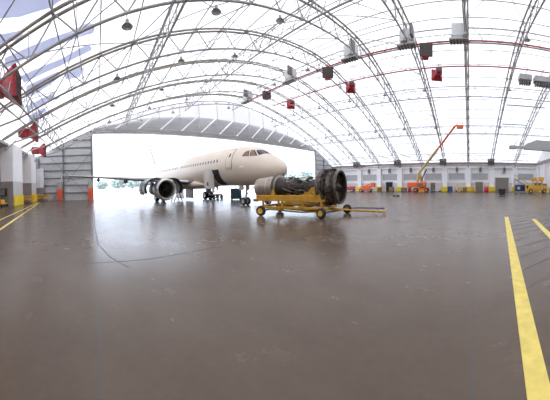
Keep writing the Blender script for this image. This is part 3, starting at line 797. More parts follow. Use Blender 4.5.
# engines
def nacelle(sd, opened):
    s0 = 5.75 * sd
    O = lambda a, z=1.62: (-a, -s0, z)
    e = MB().lathe([(.86, .30), (.93, .04), (1.0, -.02), (1.08, .05), (1.14, .25), (1.16, .5)], 32, O(10.55), (-1, 0, 0)).build('intake_lip', M['alu'], A)
    MB().lathe([(.86, .30), (.87, .75)], 32, O(10.55), (-1, 0, 0)).build('intake_duct', M['vent_dark'], e)
    mb = MB()
    for k in range(24):
        w = 2 * PI * k / 24; c, s_ = math.cos(w), math.sin(w); c2, s2 = math.cos(w + .2), math.sin(w + .2)
        mb.add([(-11.2, -s0 + .22 * c, 1.62 + .22 * s_), (-11.35, -s0 + .24 * c2, 1.62 + .24 * s2), (-11.42, -s0 + .86 * c2, 1.62 + .86 * s2), (-11.2, -s0 + .86 * c, 1.62 + .86 * s_)], [(0, 1, 2, 3)])
    mb.build('fan_blades', M['steel_mid'], e)
    MB().lathe([(.0, .45), (.12, .55), (.22, .7), (.24, .9)], 16, O(10.55), (-1, 0, 0)).build('spinner', M['steel_dark'], e)
    MB().lathe([(.88, .9), (.3, .92), (0, .92)], 24, O(10.55), (-1, 0, 0)).build('fan_backplate', M['dark'], e)
    if opened:
        c = MB().lathe([(1.0, .5), (1.02, 1.7), (.98, 1.8), (.7, 2.0), (.62, 2.8), (.72, 3.2), (.66, 4.2), (.45, 4.7), (.42, 4.7)], 28, O(10.55), (-1, 0, 0)).build('engine_core', M['steel_dark'], A)
        mb = MB()
        for k in range(9):
            w = rad(40 * k); r = 1.06
            pts = [(-11.1 - .4 * q, -s0 + (r - .1 * q * (q > 1)) * math.cos(w + .12 * q), 1.62 + (r - .1 * q * (q > 1)) * math.sin(w + .12 * q)) for q in range(5)]
            mb.tube(pts, .04, 5)
        mb.build('engine_pipes', M['steel_mid'], c)
        # open cowl doors hinged at the pylon: curved shells swung out
        for j, (dirn, ax0, ax1) in enumerate(((1, 11.1, 12.5), (-1, 11.1, 12.5), (1, 12.65, 14.3), (-1, 12.65, 14.3))):
            mb = MB(); rings = []
            hx, hz = s0 + dirn * .35, 2.72
            for q in range(11):
                w = rad(20 + 145 * q / 10)   # from the top round to the bottom
                px, pz = 1.15 * math.sin(w) - .35, 1.15 * math.cos(w) - 1.10
                op = rad(48 if j < 2 else 42)
                rx = px * math.cos(op) - pz * math.sin(op); rz = px * math.sin(op) + pz * math.cos(op)
                X = hx + dirn * rx; Z = hz + rz
                k_ = .955
                px2, pz2 = (1.15 * math.sin(w)) * k_ - .35, (1.15 * math.cos(w)) * k_ - 1.10
                rx2 = px2 * math.cos(op) - pz2 * math.sin(op); rz2 = px2 * math.sin(op) + pz2 * math.cos(op)
                rings.append([(-ax0, -X, Z), (-ax1, -X, Z), (-ax1, -(hx + dirn * rx2), hz + rz2), (-ax0, -(hx + dirn * rx2), hz + rz2)])
            mb.loft(rings, True, True, True).build('open_cowl', M['steel_dark'] if j < 2 else M['paint_grey'], A)
    else:
        MB().lathe([(1.16, .5), (1.2, 1.2), (1.16, 2.4), (.98, 3.4), (.8, 3.5), (.62, 3.5), (.5, 4.4), (.42, 4.4)], 28, O(10.55), (-1, 0, 0)).build('cowl', M['paint'], A)
    MB().prism([(11.6, 2.6), (15.6, 2.45), (15.9, 2.75), (13.4, 3.0), (12.4, 2.9)], s0 - .2, s0 + .2, lambda a, z, s: (-a, -s, z)).build('pylon', M['paint_grey'], A)
nacelle(1, True)
pp = MB().prism([(11.6, 2.45), (15.6, 2.45), (15.9, 2.75), (13.4, 3.0), (12.4, 2.9)], -5.95, -5.55, lambda a, z, s: (-a, -s, z)).build('pylon', M['paint_grey'], A)
MB().tube([(-11.6, 5.75, 2.5), (-11.5, 5.45, 1.7), (-11.9, 5.6, 1.2), (-12.3, 6.0, 1.7), (-12.2, 5.8, 2.5)], .06, 6).build('hanging_harness', M['seam'], pp)
MB().tube([(-13.2, 5.75, 2.5), (-13.1, 5.9, 1.9), (-13.5, 5.7, 1.5), (-13.8, 5.75, 2.5)], .05, 6).build('hanging_harness', M['seam'], pp)
# landing gear
def wheel(mb_t, mb_h, c, r, w, ax=(0, 1, 0)):
    prof = [(r * .55, -w * .5), (r * .9, -w * .5), (r, -w * .3), (r, w * .3), (r * .9, w * .5), (r * .55, w * .5)]
    mb_t.lathe(prof, 20, c, ax)
    mb_h.lathe([(0, -w * .42), (r * .5, -w * .46), (r * .57, -w * .5), (r * .57, w * .5), (r * .5, w * .46), (0, w * .42)], 16, c, ax)
g = MB().tube([(-5.05, 0, .38), (-4.75, 0, 2.1)], [.09, .12], 10).tube([(-5.05, -.3, .38), (-5.05, .3, .38)], .06, 8).build('nose_gear_strut', M['hub'], A)
MB().tube([(-4.95, 0, .95), (-3.6, 0, 1.95)], .05, 6).tube([(-5.02, -.02, .5), (-5.35, 0, .75), (-4.98, 0, 1.0)], .03, 5).build('drag_brace', M['strut'], g)
for s in (-.26, .26):
    t_, h_ = MB(), MB(); wheel(t_, h_, (-5.05, s, .385), .385, .22)
    w = t_.build('nose_wheel', M['rubber'], A); h_.build('wheel_hub', M['hub'], w)
for s in (-.42, .42):
    MB().bbox(-5.5, -4.9, s - .02, s + .02, 1.45, 1.95, .01).build('nose_gear_door', M['paint'], A)
for sd in (1, -1):
    s = 3.8 * sd
    g = MB().tube([(-17.71, -s, .58), (-17.6, -s, 2.6)], [.13, .17], 10).tube([(-17.71, -s - .6, .58), (-17.71, -s + .6, .58)], .08, 8).build('main_gear_strut', M['strut'], A)
    MB().tube([(-17.68, -s, 1.1), (-17.6, -s + sd * 1.4, 2.3)], .07, 6).build('side_brace', M['strut'], g)
    for q in (-.46, .46):
        t_, h_ = MB(), MB(); wheel(t_, h_, (-17.71, -s + q, .585), .585, .42)
        w = t_.build('main_wheel', M['rubber'], A); h_.build('wheel_hub', M['strut'], w)
    MB().bbox(-18.1, -17.3, -s - sd * .95 - .03, -s - sd * .95 + .03, .9, 2.5, .01).build('leg_door', M['paint'], g)
    MB().bbox(-19.0, -16.7, -sd * .75 - .04, -sd * .75 + .04, .30, 1.65, .02).build('bay_door', M['paint_grey'] if sd < 0 else M['paint'], A)
# antenna under the belly
MB().prism([(9.6, 1.9), (10.0, 1.9), (9.95, 1.35), (9.75, 1.35)], -.03, .03, lambda a, z, s: (-a, -s, z)).build('belly_antenna', M['seam'], A)
MB().bbox(-11.6, -11.0, -.4, .0, 1.15, 1.75, .03).build('belly_hatch', M['seam'], A)
# tail
fin = MB(); secs = [(28.6, 7.0, 5.55, .1), (30.0, 5.75, 6.3, .1), (34.35, 2.0, 11.76, .09)]
def vfoil(le, ch, z, th, n=8):
    l = []; r = []
    for k in range(n + 1):
        x = (1 - math.cos(PI * k / n)) / 2
        y = 5 * th * (.2969 * math.sqrt(x) - .126 * x - .3516 * x * x + .2843 * x**3 - .1015 * x**4) * ch
        l.append((-(le + ch * x), y, z)); r.append((-(le + ch * x), -y, z))
    return l + r[::-1][1:-1]
fin.loft([vfoil(*q) for q in secs]); f = fin.build('tail_fin', M['unit_white'], A)
MB().tube([(-(28.62), 0, 5.55), (-30.0, 0, 6.3), (-34.35, 0, 11.76)], [.10, .22, .16], 8).build('fin_edge', M['vent_dark'], f)
for sd in (1, -1):
    MB().loft([foil(31.6, 3.9, .3, 4.9, .1, sd, 8), foil(34.6, 1.4, 6.22, 5.45, .09, sd, 8)]).build('tailplane', M['unit_white'], A)

# ------------------------------------------------------------------ engine on its transport stand
EX, EY = 11.95, 7.1
ang = math.atan2(.943, -.333)     # axis runs from the fan (origin) back to the nozzle along local +x
en = thing('jet_engine', 'dark stripped jet engine lying on the yellow wheeled stand', 'engine', (11.50, 6.92, 0), math.atan2(.984, -.18))
en.scale = (1.11, 1, 1)
ZE = 1.70; AX = (1, 0, 0); O = (0, 0, ZE)
fc = MB().lathe([(.86, .03), (.93, -.02), (.97, .03), (.97, .12), (.93, .14), (.92, .42), (.97, .44), (.97, .52), (.92, .54), (.90, .95), (.96, .97), (.96, 1.08), (.88, 1.1), (.72, 1.22), (.55, 1.32)], 40, O, AX).build('fan_case', M['steel_mid'], en)
MB().lathe([(.86, .03), (.85, .5)], 40, O, AX).build('case_liner', M['steel_dark'], fc)
mb = MB()
for k in range(30):
    w = 2 * PI * k / 30
    def bp(r, da, t): return (t, r * math.cos(w + da), ZE + r * math.sin(w + da))
    v = []
    for q in range(5):
        u = q / 4; r = .27 + .57 * u; tw = .16 - .05 * u
        v += [bp(r, -.02 + .04 * u, .22 - .02 * u), bp(r, tw, .40 + .03 * u)]
    mb.add(v, [(2 * q, 2 * q + 1, 2 * q + 3, 2 * q + 2) for q in range(4)], True)
mb.build('fan_blades', M['pipe_tan'], en)
MB().lathe([(0, -.02), (.06, .0), (.16, .1), (.25, .22), (.27, .42)], 20, O, AX).build('spinner', M['steel_dark'], en)
MB().lathe([(.85, .5), (.3, .52), (0, .52)], 30, O, AX).build('inner_vanes', M['dark'], en)
# stiffening flanges and pipe runs round the fan case
mb = MB()
for t_ in (.30, .66, .80): mb.lathe([(.9, t_ - .03), (.985, t_ - .03), (.985, t_ + .03), (.9, t_ + .03)], 40, O, AX, False)
mb.build('case_flanges', M['steel_dark'], fc)
mb = MB(); rnd = random.Random(3)
for k in range(44):
    w = rnd.uniform(0, 2 * PI); t0 = rnd.uniform(.15, .9); L = rnd.uniform(.15, .7); r = rnd.uniform(.96, 1.04); dw = rnd.uniform(-.6, .6)
    pts = []
    for q in range(6):
        u = q / 5; pts.append((t0 + L * (u if k % 2 else u * .25) , r * math.cos(w + dw * u), ZE + r * math.sin(w + dw * u)))
    MB().tube(pts, rnd.uniform(.012, .03), 5).build('case_pipe', M['pipe_tan'] if k % 2 == 0 else M['steel_mid'], fc)
for k in range(16):
    w = rnd.uniform(-.5, PI + .5) if k < 11 else rnd.uniform(0, 2 * PI); t0 = rnd.uniform(.15, .85)
    c = Vector((t0, .99 * math.cos(w), ZE + .99 * math.sin(w)))
    MB().bbox(c.x - .09, c.x + .09, c.y - .08, c.y + .08, c.z - .07, c.z + .07, .02).build('accessory_box', M['steel_dark'], fc)
# core
co = MB().lathe([(.55, 1.3), (.50, 1.5), (.40, 1.75), (.42, 1.9), (.47, 1.95), (.47, 2.05), (.42, 2.1), (.40, 2.5), (.52, 2.6), (.54, 2.9), (.48, 2.98), (.50, 3.05), (.58, 3.3), (.60, 3.6), (.66, 3.66), (.66, 3.74)], 30, O, AX).build('engine_core', M['steel_dark'], en)
mb = MB()
for k in range(60):
    w = rnd.uniform(0, 2 * PI); t0 = rnd.uniform(1.35, 3.2); L = rnd.uniform(.3, 1.2); r = rnd.uniform(.52, .66); dw = rnd.uniform(-1.0, 1.0)
    pts = []
    for q in range(7):
        u = q / 6; pts.append((min(3.6, t0 + L * (u if k % 3 else u * .2)), (r + .04 * math.sin(6 * u)) * math.cos(w + dw * u), ZE + (r + .04 * math.sin(6 * u)) * math.sin(w + dw * u)))
    MB().tube(pts, rnd.uniform(.012, .032), 5).build('core_pipe', M['pipe_tan'] if k % 2 == 0 else M['steel_mid'], co)
for k in range(14):
    w = rnd.uniform(0, 2 * PI); t0 = rnd.uniform(1.5, 3.4); c = Vector((t0, .56 * math.cos(w), ZE + .56 * math.sin(w)))
    MB().bbox(c.x - .13, c.x + .13, c.y - .1, c.y + .1, c.z - .1, c.z + .1, .03).build('core_fitting', M['steel_dark'], co)
mb = MB().bbox(1.5, 2.4, -.3, .3, ZE - .85, ZE - .45, .06).lathe([(.0, 0), (.16, .0), (.16, .5), (0, .5)], 12, (1.7, -.35, ZE - .6), AX).build('gearbox', M['steel_dark'], en)
nz = MB().lathe([(.66, 3.74), (.84, 3.76), (.84, 3.92), (.76, 3.94), (.74, 4.0), (.70, 4.9), (.66, 5.3), (.63, 5.3), (.63, 4.0)], 40, O, AX).build('exhaust_sleeve', M['sleeve'], en)
MB().lathe([(.845, 3.75), (.87, 3.77), (.87, 3.90), (.845, 3.92)], 40, O, AX).build('dark_flange', M['steel_dark'], nz)
MB().lathe([(.742, 4.38), (.75, 4.4), (.742, 4.42)], 40, O, AX).build('sleeve_band', M['alu'], nz)
MB().lathe([(.4, 3.9), (.34, 4.6), (.12, 5.2), (0, 5.25)], 24, O, AX).build('exhaust_cone', M['steel_dark'], nz)

# stand
sd_ = thing('engine_stand', 'yellow four wheeled engine transport stand with long tow bar', 'stand', (EX, EY, 0), ang)
W = 1.18
for s in (-W, W):
    b = MB()
    b.bbox(.75, 5.15, s * .92 - .07, s * .92 + .07, .90, 1.26, .02)
    b.build('upper_rail', M['yellow'], sd_)
    MB().bbox(.6, 5.0, s * .85 - .06, s * .85 + .06, .44, .58, .02).build('lower_rail', M['yellow'], sd_)
    for x in (1.0, 2.1, 3.4, 4.7): MB().bbox(x - .06, x + .06, s * .88 - .05, s * .88 + .05, .5, 1.0, .01).build('upright', M['yellow'], sd_)
    MB().bar((2.1, s * .88, .55), (3.4, s * .88, .98), .07).build('diagonal_brace', M['yellow'], sd_)
    # triangular engine mount plate standing on the rail
    mb = MB().prism([(.8, 1.2), (2.15, 1.2), (1.95, 1.42), (1.75, 1.46), (1.55, 1.72), (1.25, 1.72), (1.05, 1.46), (.8, 1.42)], s * .92 - .05, s * .92 + .05, lambda x, z, y: (x, y, z))
    mb.build('mount_plate', M['yellow'], sd_)
    MB().prism([(3.85, 1.2), (4.15, 1.2), (4.05, 1.6), (3.95, 1.6)], s * .92 - .05, s * .92 + .05, lambda x, z, y: (x, y, z)).build('rear_mount', M['yellow'], sd_)
for x in (.7, 2.1, 3.4, 5.0): MB().bbox(x - .07, x + .07, -1.06, 1.06, .44, .58, .02).build('cross_beam', M['yellow'], sd_)
for x in (1.0, 4.0): MB().bbox(x - .08, x + .08, -1.06, 1.06, 1.0, 1.15, .02).build('cradle_beam', M['yellow'], sd_)
for y in (-.45, .45): MB().tube([(1.0, y, .3), (2.4, y, .22), (4.6, y, .34)], .05, 8).build('lower_tube', M['yellow'], sd_)
MB().bbox(1.4, 3.9, -.6, .6, .60, .78, .05).build('drip_tray', M['yellow'], sd_)
for xa, xb, r in ((-.02, .95, .29), (4.72, 4.72, .31)):       # front axle turned with the drawbar
    dv = Vector((xb - xa, 2.6, 0)).normalized()
    for x, s in ((xa, -1.30), (xb, 1.30)):
        t_, h_ = MB(), MB(); wheel(t_, h_, (x, s, r), r, .2, dv)
        w = t_.build('stand_wheel', M['rubber'], sd_); h_.build('wheel_hub', M['ochre'], w)
    MB().tube([(xa + dv.x * .08, -1.22, r), (xb - dv.x * .08, 1.22, r)], .045, 8).build('axle', M['steel_dark'], sd_)
MB().lathe([(.35, .36), (.35, .46), (0, .46)], 20, (.47, 0, 0)).build('steering_ring', M['yellow'], sd_)
# tow bar
def tolocal(X, Y):
    dx, dy = X - EX, Y - EY; c, s = math.cos(ang), math.sin(ang); return (dx * c + dy * s, -dx * s + dy * c)
tx, ty = tolocal(13.5, 5.1)
tb = MB().tube([(.7, -.3, .42), (-.3, -.5, .3), (tx, ty, .16)], .06, 8).tube([(.7, .5, .42), (-.3, -.5, .3)], .04, 8).build('tow_bar', M['yellow'], sd_)
MB().lathe([(.06, -.05), (.13, -.05), (.13, .05), (.06, .05), (.06, -.05)], 14, (tx, ty, .13), (0, 0, 1)).build('tow_eye', M['ochre'], tb)
MB().tube([(tx * .8, ty * .8, .2), (tx * .8, ty * .8, .02)], .03, 6).build('prop_foot', M['ochre'], tb)

# ------------------------------------------------------------------ round the aircraft
def frame_cart(nm, lab, loc, rz):
    t = thing(nm, lab, 'cart', loc, rz); return t
t = thing('ground_power_cart', 'low dark wheeled cart with drawbar under the aircraft belly', 'cart', (16.7, 30.6, 0), rad(8))
MB().bbox(-.9, .9, -.5, .5, .5, .75, .04).build('deck', M['seam'], t)
MB().tube([(.9, 0, .6), (2.0, .1, .55)], .05, 6).build('drawbar', M['seam'], t)
for x in (-.7, .7):
    for s in (-.5, .5):
        a_, b_ = MB(), MB(); wheel(a_, b_, (x, s, .28), .28, .16); w = a_.build('cart_wheel', M['rubber'], t); b_.build('wheel_hub', M['strut'], w)
t = thing('service_cabinet', 'dark teal upright cabinet standing behind the nose gear', 'cabinet', (18.0, 27.2, 0), rad(-28))
MB().bbox(-.72, .72, -.5, .5, .12, 1.5, .06).build('body', M['teal'], t)
MB().bbox(-.66, -.04, -.54, -.5, .2, 1.42, .015).build('door', M['teal'], t)
MB().bbox(.04, .66, -.54, -.5, .2, 1.42, .015).build('door', M['teal'], t)
MB().bbox(-.76, .76, -.54, .54, 1.5, 1.56, .02).build('lid', M['blue'], t)
for x in (-.55, .55):
    for s in (-.4, .4): MB().lathe([(0, -.05), (.07, -.05), (.07, .05), (0, .05)], 10, (x, s, .07), (0, 1, 0)).build('caster', M['rubber'], t)
t = thing('step_trestle', 'small dark A-frame trestle steps under the starboard wing', 'trestle', (10.2, 29.3, 0), rad(12))
mb = MB()
for y in (-.4, .4): mb.tube([(-.62, y, .02), (-.14, y, 1.1), (.14, y, 1.1), (.62, y, .02)], .06, 6)
mb.build('side_frame', M['black'], t)
for q in range(3):
    x = -.5 + .15 * q; z = .3 + .33 * q
    MB().box(x - .08, x + .08, -.4, .4, z - .02, z + .02).build('step', M['girt'], t)
MB().box(-.2, .2, -.45, .45, 1.1, 1.15).build('top_platform', M['girt'], t)
MB().tube([(.4, -.4, .5), (.4, .4, .5)], .03, 6).build('stretcher', M['girt'], t)
t = thing('nose_tow_head', 'dark tow bar lying between nose wheels and the engine nozzle', 'tow bar', (14.9, 18.3, 0), rad(-20))
MB().tube([(-.3, 0, .42), (1.9, .1, .46)], .06, 8).build('bar', M['seam'], t)
MB().bbox(-.55, -.2, -.3, .3, .3, .55, .03).build('head', M['vent_dark'], t)
for s in (-.3, .3):
    a_ = MB(); b_ = MB(); wheel(a_, b_, (.9, s, .24), .24, .14); w = a_.build('bar_wheel', M['rubber'], t); b_.build('wheel_hub', M['strut'], w)

# ------------------------------------------------------------------ boom lift
BX, BY = 55.4, 11.5
t = thing('boom_lift', 'orange boom lift with tall tan boom reaching to the roof', 'boom lift', (BX, BY, 0), rad(95))
# local x runs roughly along the wall
MB().bbox(-1.6, 1.7, -1.0, 1.0, .5, .95, .06).build('chassis', M['orange'], t)
for x in (-1.25, 1.3):
    for s in (-1.05, 1.05):
        a_, b_ = MB(), MB(); wheel(a_, b_, (x, s, .52), .52, .4); w = a_.build('lift_wheel', M['rubber'], t); b_.build('wheel_hub', M['orange'], w)
tt = MB().bbox(-1.1, 3.3, -1.1, 1.1, 1.2, 2.35, .15).build('turntable_body', M['orange'], t)
MB().bbox(-.4, .9, 1.1, 1.13, 1.5, 2.1, .01).build('side_panel', M['vent_dark'], tt)
MB().lathe([(.7, .9), (.7, 1.25)], 20).build('slew_ring', M['girt'], t)
rot = rad(95)
def lw(X, Y, Z):
    dx, dy = X - BX, Y - BY; c, s = math.cos(rot), math.sin(rot); return (dx * c + dy * s, -dx * s + dy * c, Z)
B0 = lw(55.2, 12.35, 2.9); K = lw(50.0, 7.0, 9.1); T = lw(46.0, 2.95, 13.0)
p1 = lw(54.6, 11.9, 4.6)
MB().bar(lw(55.4, 11.3, 2.2), p1, .5).bar(lw(55.2, 12.5, 2.2), p1, .45).build('riser', M['boom_tan'], t)
MB().bar(p1, K, .40).build('lower_boom', M['boom_tan'], t)
MB().bar(K, T, .28).build('upper_boom', M['orange'], t)
MB().tube([lw(55.0, 11.4, 2.9), lw(53.2, 9.9, 5.2)], .14, 8).build('lift_cylinder', M['black'], t)
bq = Vector(T)
MB().tube([T, tuple(bq + Vector((-.3, .0, .3))), tuple(bq + Vector((-.55, .0, .1)))], .12, 8).build('jib', M['orange'], t)
c = bq + Vector((-1.0, 0, -.4))
bk = MB().box(c.x - .6, c.x + .6, c.y - .45, c.y + .45, c.z, c.z + .08)
for x in (-.58, .58):
    for y in (-.43, .43): bk.box(c.x + x - .04, c.x + x + .04, c.y + y - .04, c.y + y + .04, c.z, c.z + 1.1)
for zz in (.55, 1.1):
    bk.box(c.x - .62, c.x + .62, c.y - .47, c.y - .40, c.z + zz - .04, c.z + zz + .04).box(c.x - .62, c.x + .62, c.y + .40, c.y + .47, c.z + zz - .04, c.z + zz + .04)
    bk.box(c.x - .62, c.x - .55, c.y - .47, c.y + .47, c.z + zz - .04, c.z + zz + .04).box(c.x + .55, c.x + .62, c.y - .47, c.y + .47, c.z + zz - .04, c.z + zz + .04)
bk.box(c.x - .6, c.x + .6, c.y + .40, c.y + .44, c.z, c.z + .55).box(c.x - .6, c.x + .6, c.y - .44, c.y - .40, c.z, c.z + .55)
bk.build('basket', M['orange'], t)

# red and orange machines beyond the fan
t = thing('tow_tractor', 'low red tow tractor parked by the louvred wall behind the engine fan', 'tractor', (54.5, 30.6, 0), rad(105))
MB().bbox(-1.7, 1.7, -.9, .9, .45, 1.1, .1).build('body', M['red_cart'], t)
MB().bbox(-1.7, -.5, -.85, .85, 1.1, 1.45, .08).build('hood', M['red_cart'], t)
MB().bbox(-.1, .7, -.6, .6, 1.1, 1.3, .04).build('seat', M['black'], t)
MB().tube([(-.4, 0, 1.1), (-.15, 0, 1.65)], .04, 6).build('steering_post', M['black'], t)
MB().bbox(-1.78, -1.68, -.5, .5, .65, .95, .02).build('headlamp_bar', M['unit_white'], t)
for x in (-1.1, 1.1):
    for s in (-.85, .85):
        a_, b_ = MB(), MB(); wheel(a_, b_, (x, s, .42), .42, .3); w = a_.build('tractor_wheel', M['rubber'], t); b_.build('wheel_hub', M['hub'], w)
t = thing('folded_boom_lift', 'orange boom lift folded low beside the red tow tractor', 'boom lift', (54.8, 25.8, 0), rad(100))
t.scale = (.95, .9, .8)
MB().bbox(-1.8, 1.6, -.95, .95, .5, 1.15, .1).build('chassis', M['orange'], t)
MB().bbox(-1.3, .6, -.9, .9, 1.15, 2.0, .15).build('engine_cover', M['orange'], t)
MB().bar((1.4, .2, 1.3), (-1.6, .2, 2.6), .35).bar((-1.6, .2, 2.6), (-2.1, .2, 1.7), .25).build('folded_boom', M['orange'], t)
MB().bbox(-2.6, -1.6, -.6, .6, 1.5, 2.9, .06).build('basket', M['orange'], t)
MB().bbox(-.2, .8, -.97, -.9, .7, 1.1, .01).build('white_panel', M['unit_white'], t)
for x in (-1.2, 1.1):
    for s in (-.95, .95):
        a_, b_ = MB(), MB(); wheel(a_, b_, (x, s, .45), .45, .32); w = a_.build('lift_wheel', M['rubber'], t); b_.build('wheel_hub', M['hub'], w)

# yellow towed machine by the back corner
t = thing('yellow_tow_truck', 'big yellow wheeled machine with raised deck in the back corner', 'truck', (47.6, -13.9, 0), rad(80))
t.scale = (.78, .92, .92)
MB().bbox(-2.6, 2.6, -1.0, 1.0, .6, 1.75, .08).build('body', M['ochre'], t)
for q in range(6): MB().box(-2.2 + q * .8, -2.1 + q * .8, .98, 1.05, .65, 1.45).build('body_rib', M['vent_dark'], t)
MB().bbox(1.9, 3.3, -.9, .9, .45, 1.9, .1).build('cab', M['ochre'], t)
MB().bbox(2.2, 3.0, .9, .93, 1.1, 1.7, .02).build('cab_window', M['glass_dark'], t)
dk = MB().bbox(-1.5, 1.6, -.8, .8, 2.75, 3.0, .04).build('raised_deck', M['ochre'], t)
MB().bbox(-1.6, -.2, .0, .85, 3.0, 3.65, .06).build('control_box', M['ochre'], dk)
MB().bbox(.3, 1.6, -.2, .85, 3.0, 3.5, .06).build('tool_bin', M['ochre'], dk)
for x in (-1.2, .1, 1.2):
    for s in (-.6, .6): MB().bbox(x - .12, x + .12, s - .12, s + .12, 1.7, 2.8, .02).build('deck_post', M['ochre'], t)
MB().bbox(-.9, .8, -.5, .5, 1.75, 2.4, .08).build('hydraulic_tank', M['vent_dark'], t)
MB().bbox(-2.4, -1.3, -.8, .8, 1.5, 2.2, .06).build('engine_cover', M['vent_dark'], t)
for x in (-1.7, 1.9):
    for s in (-1.0, 1.0):
        a_, b_ = MB(), MB(); wheel(a_, b_, (x, s, .52), .52, .36); w = a_.build('truck_wheel', M['rubber'], t); b_.build('wheel_hub', M['ochre'], w)
t = thing('generator_unit', 'dark blue generator box on skids beside the yellow machine', 'generator', (53.6, -11.6, 0), rad(90))
MB().bbox(-1.3, 1.3, -.7, .7, .25, 1.75, .08).build('housing', M['blue'], t)
g = MB()
for q in range(5): g.box(-1.0, .1, .70, .74, .5 + q * .2, .6 + q * .2)
g.build('vent_grille', M['black'], t)
MB().bbox(.3, .9, .70, .73, .7, 1.3, .01).build('control_panel', M['unit_white'], t)
for s in (-.6, .6): MB().box(-1.4, 1.4, s - .1, s + .1, 0, .25).build('skid', M['unit_grey'], t)
t = thing('boarding_stairs', 'grey wheeled boarding stairs sloping behind the blue generator', 'stairs', (57.6, -13.6, 0), rad(90))
mb = MB()
for s in (-.7, .7): mb.bar((2.6, s, 3.2), (-1.8, s, .4), .16)
mb.build('stringer', M['stair_grey'], t)
for q in range(12):
    u = (q + .5) / 12; x = -1.8 + 4.4 * u; z = .4 + 2.8 * u
    MB().box(x - .15, x + .15, -.7, .7, z, z + .05).build('tread', M['stair_grey'], t)
mb = MB()
for s in (-.72, .72):
    mb.tube([(2.6, s, 4.2), (-1.8, s, 1.4)], .04, 6)
    for q in range(5):
        u = q / 4; mb.tube([(-1.8 + 4.4 * u, s, .4 + 2.8 * u), (-1.8 + 4.4 * u, s, 1.4 + 2.8 * u)], .03, 5)
mb.build('handrail', M['boom_tan'], t)
MB().bar((2.6, -.7, 3.2), (2.6, -.7, .1), .1).bar((2.6, .7, 3.2), (2.6, .7, .1), .1).bar((-1.8, 0, .3), (2.6, 0, .3), .12).build('base_frame', M['stair_grey'], t)
for x in (-1.6, 2.4):
    for s in (-.7, .7): MB().lathe([(0, -.08), (.2, -.08), (.2, .08), (0, .08)], 14, (x, s, .2), (0, 1, 0)).build('stair_wheel', M['rubber'], t)

# bin, chocks, floor clutter
t = thing('waste_bin', 'black plastic waste bin standing alone on open floor by the roller door', 'bin', (38.3, -5.2, 0), rad(80))
MB().loft([[(-.42, -.38, .08), (.42, -.38, .08), (.42, .38, .08), (-.42, .38, .08)], [(-.55, -.48, .9), (.55, -.48, .9), (.55, .48, .9), (-.55, .48, .9)]], True, True, False).build('tub', M['black'], t)
MB().loft([[(-.6, -.52, .9), (.6, -.52, .9), (.6, .52, .9), (-.6, .52, .9)], [(-.6, -.52, .96), (.6, -.52, .96), (.6, .52, 1.1), (-.6, .52, 1.1)]], True, True, False).build('lid', M['black'], t)
MB().tube([(-.4, .58, .95), (.4, .58, .95)], .03, 6).build('handle', M['black'], t)
for s in (-.35, .35): MB().lathe([(0, -.05), (.12, -.05), (.12, .05), (0, .05)], 12, (s, .38, .12), (1, 0, 0)).build('bin_wheel', M['rubber'], t)
for k, (x, y, lab) in enumerate(((34.6, 11.45, 'black rubber wheel chock on bare floor, beyond the tow bar tip'), (34.7, 10.9, 'black rubber wheel chock on bare floor, nearer the wheeled boom'))):
    o = MB().prism([(-.22, 0), (.22, 0), (.06, .24), (-.06, .24)], -.22, .22, lambda a, z, s: (a, s, z)).build('wheel_chock', M['black'])
    o.location = (x, y, 0); o.rotation_euler = (0, 0, rad(20 + 30 * k)); tag(o, lab, 'chock', 'wheel chocks on the floor')

def crate(loc, dx, dy, dz, m, lab, rz=0):
    t = thing('equipment_case', lab, 'case', loc, rz)
    MB().bbox(-dx / 2, dx / 2, -dy / 2, dy / 2, .1, dz * .8, .03).build('body', m, t)
    MB().bbox(-dx / 2 - .02, dx / 2 + .02, -dy / 2 - .02, dy / 2 + .02, dz * .8, dz, .03).build('lid', m, t)
    for s in (-1, 1): MB().cbox(0, s * (dy / 2 - .1), .05, dx - .1, .1, .1).build('skid', M['black'], t)
def drum(loc, r, h, m, lab):
    t = thing('storage_drum', lab, 'drum', loc)
    MB().lathe([(0, 0), (r, 0), (r, .3 * h), (r + .03, .33 * h), (r, .36 * h), (r, .63 * h), (r + .03, .66 * h), (r, .7 * h), (r, h), (r - .03, h - .02), (0, h - .02)], 18).build('body', m, t)
    MB().lathe([(0, h), (.06, h), (.06, h + .04), (0, h + .04)], 10, (r * .5, 0, -.01)).build('cap', M['black'], t)
def trolley(loc, rz, m, lab, h=.9):
    t = thing('hand_trolley', lab, 'trolley', loc, rz)
    MB().bbox(-.9, .9, -.45, .45, .3, .42, .02).build('deck', m, t)
    MB().bbox(-.7, .2, -.35, .35, .42, h, .04).build('load_box', m, t)
    MB().tube([(.9, -.4, .4), (.98, -.4, 1.1), (.98, .4, 1.1), (.9, .4, .4)], .03, 6).build('push_handle', M['girt'], t)
    for x in (-.65, .65):
        for s in (-.4, .4): MB().lathe([(0, -.05), (.14, -.05), (.14, .05), (0, .05)], 12, (x, s, .15), (0, 1, 0)).build('caster', M['rubber'], t)
crate((58.2, 20.0, 0), 1.0, 1.1, 1.2, M['brown'], 'brown case by louvred wall next to the dark doorway')
crate((58.0, 16.6, 0), 1.0, 1.3, 1.0, M['vent_dark'], 'dark case by louvred wall behind the boom lift')
drum((58.3, 15.2, 0), .4, 1.3, M['red_cart'], 'red drum by louvred wall behind the boom lift')
trolley((57.4, 8.0, 0), rad(90), M['unit_white'], 'white flat trolley by louvred wall near the boom lift wheels', .55)
crate((58.1, 4.9, 0), 1.0, 1.2, 1.3, M['blue'], 'navy blue case by louvred wall next to the yellow trolley')
trolley((57.8, 2.7, 0), rad(90), M['ochre'], 'yellow trolley with boxes by louvred wall, between two pilasters', 1.1)
crate((58.2, 1.3, 0), .9, 1.0, 1.1, M['brown'], 'brown case by louvred wall beside the yellow trolley')
drum((58.3, -4.0, 0), .55, 1.35, M['red_cart'], 'dark red drum beside a yellow pilaster foot near the roller door')
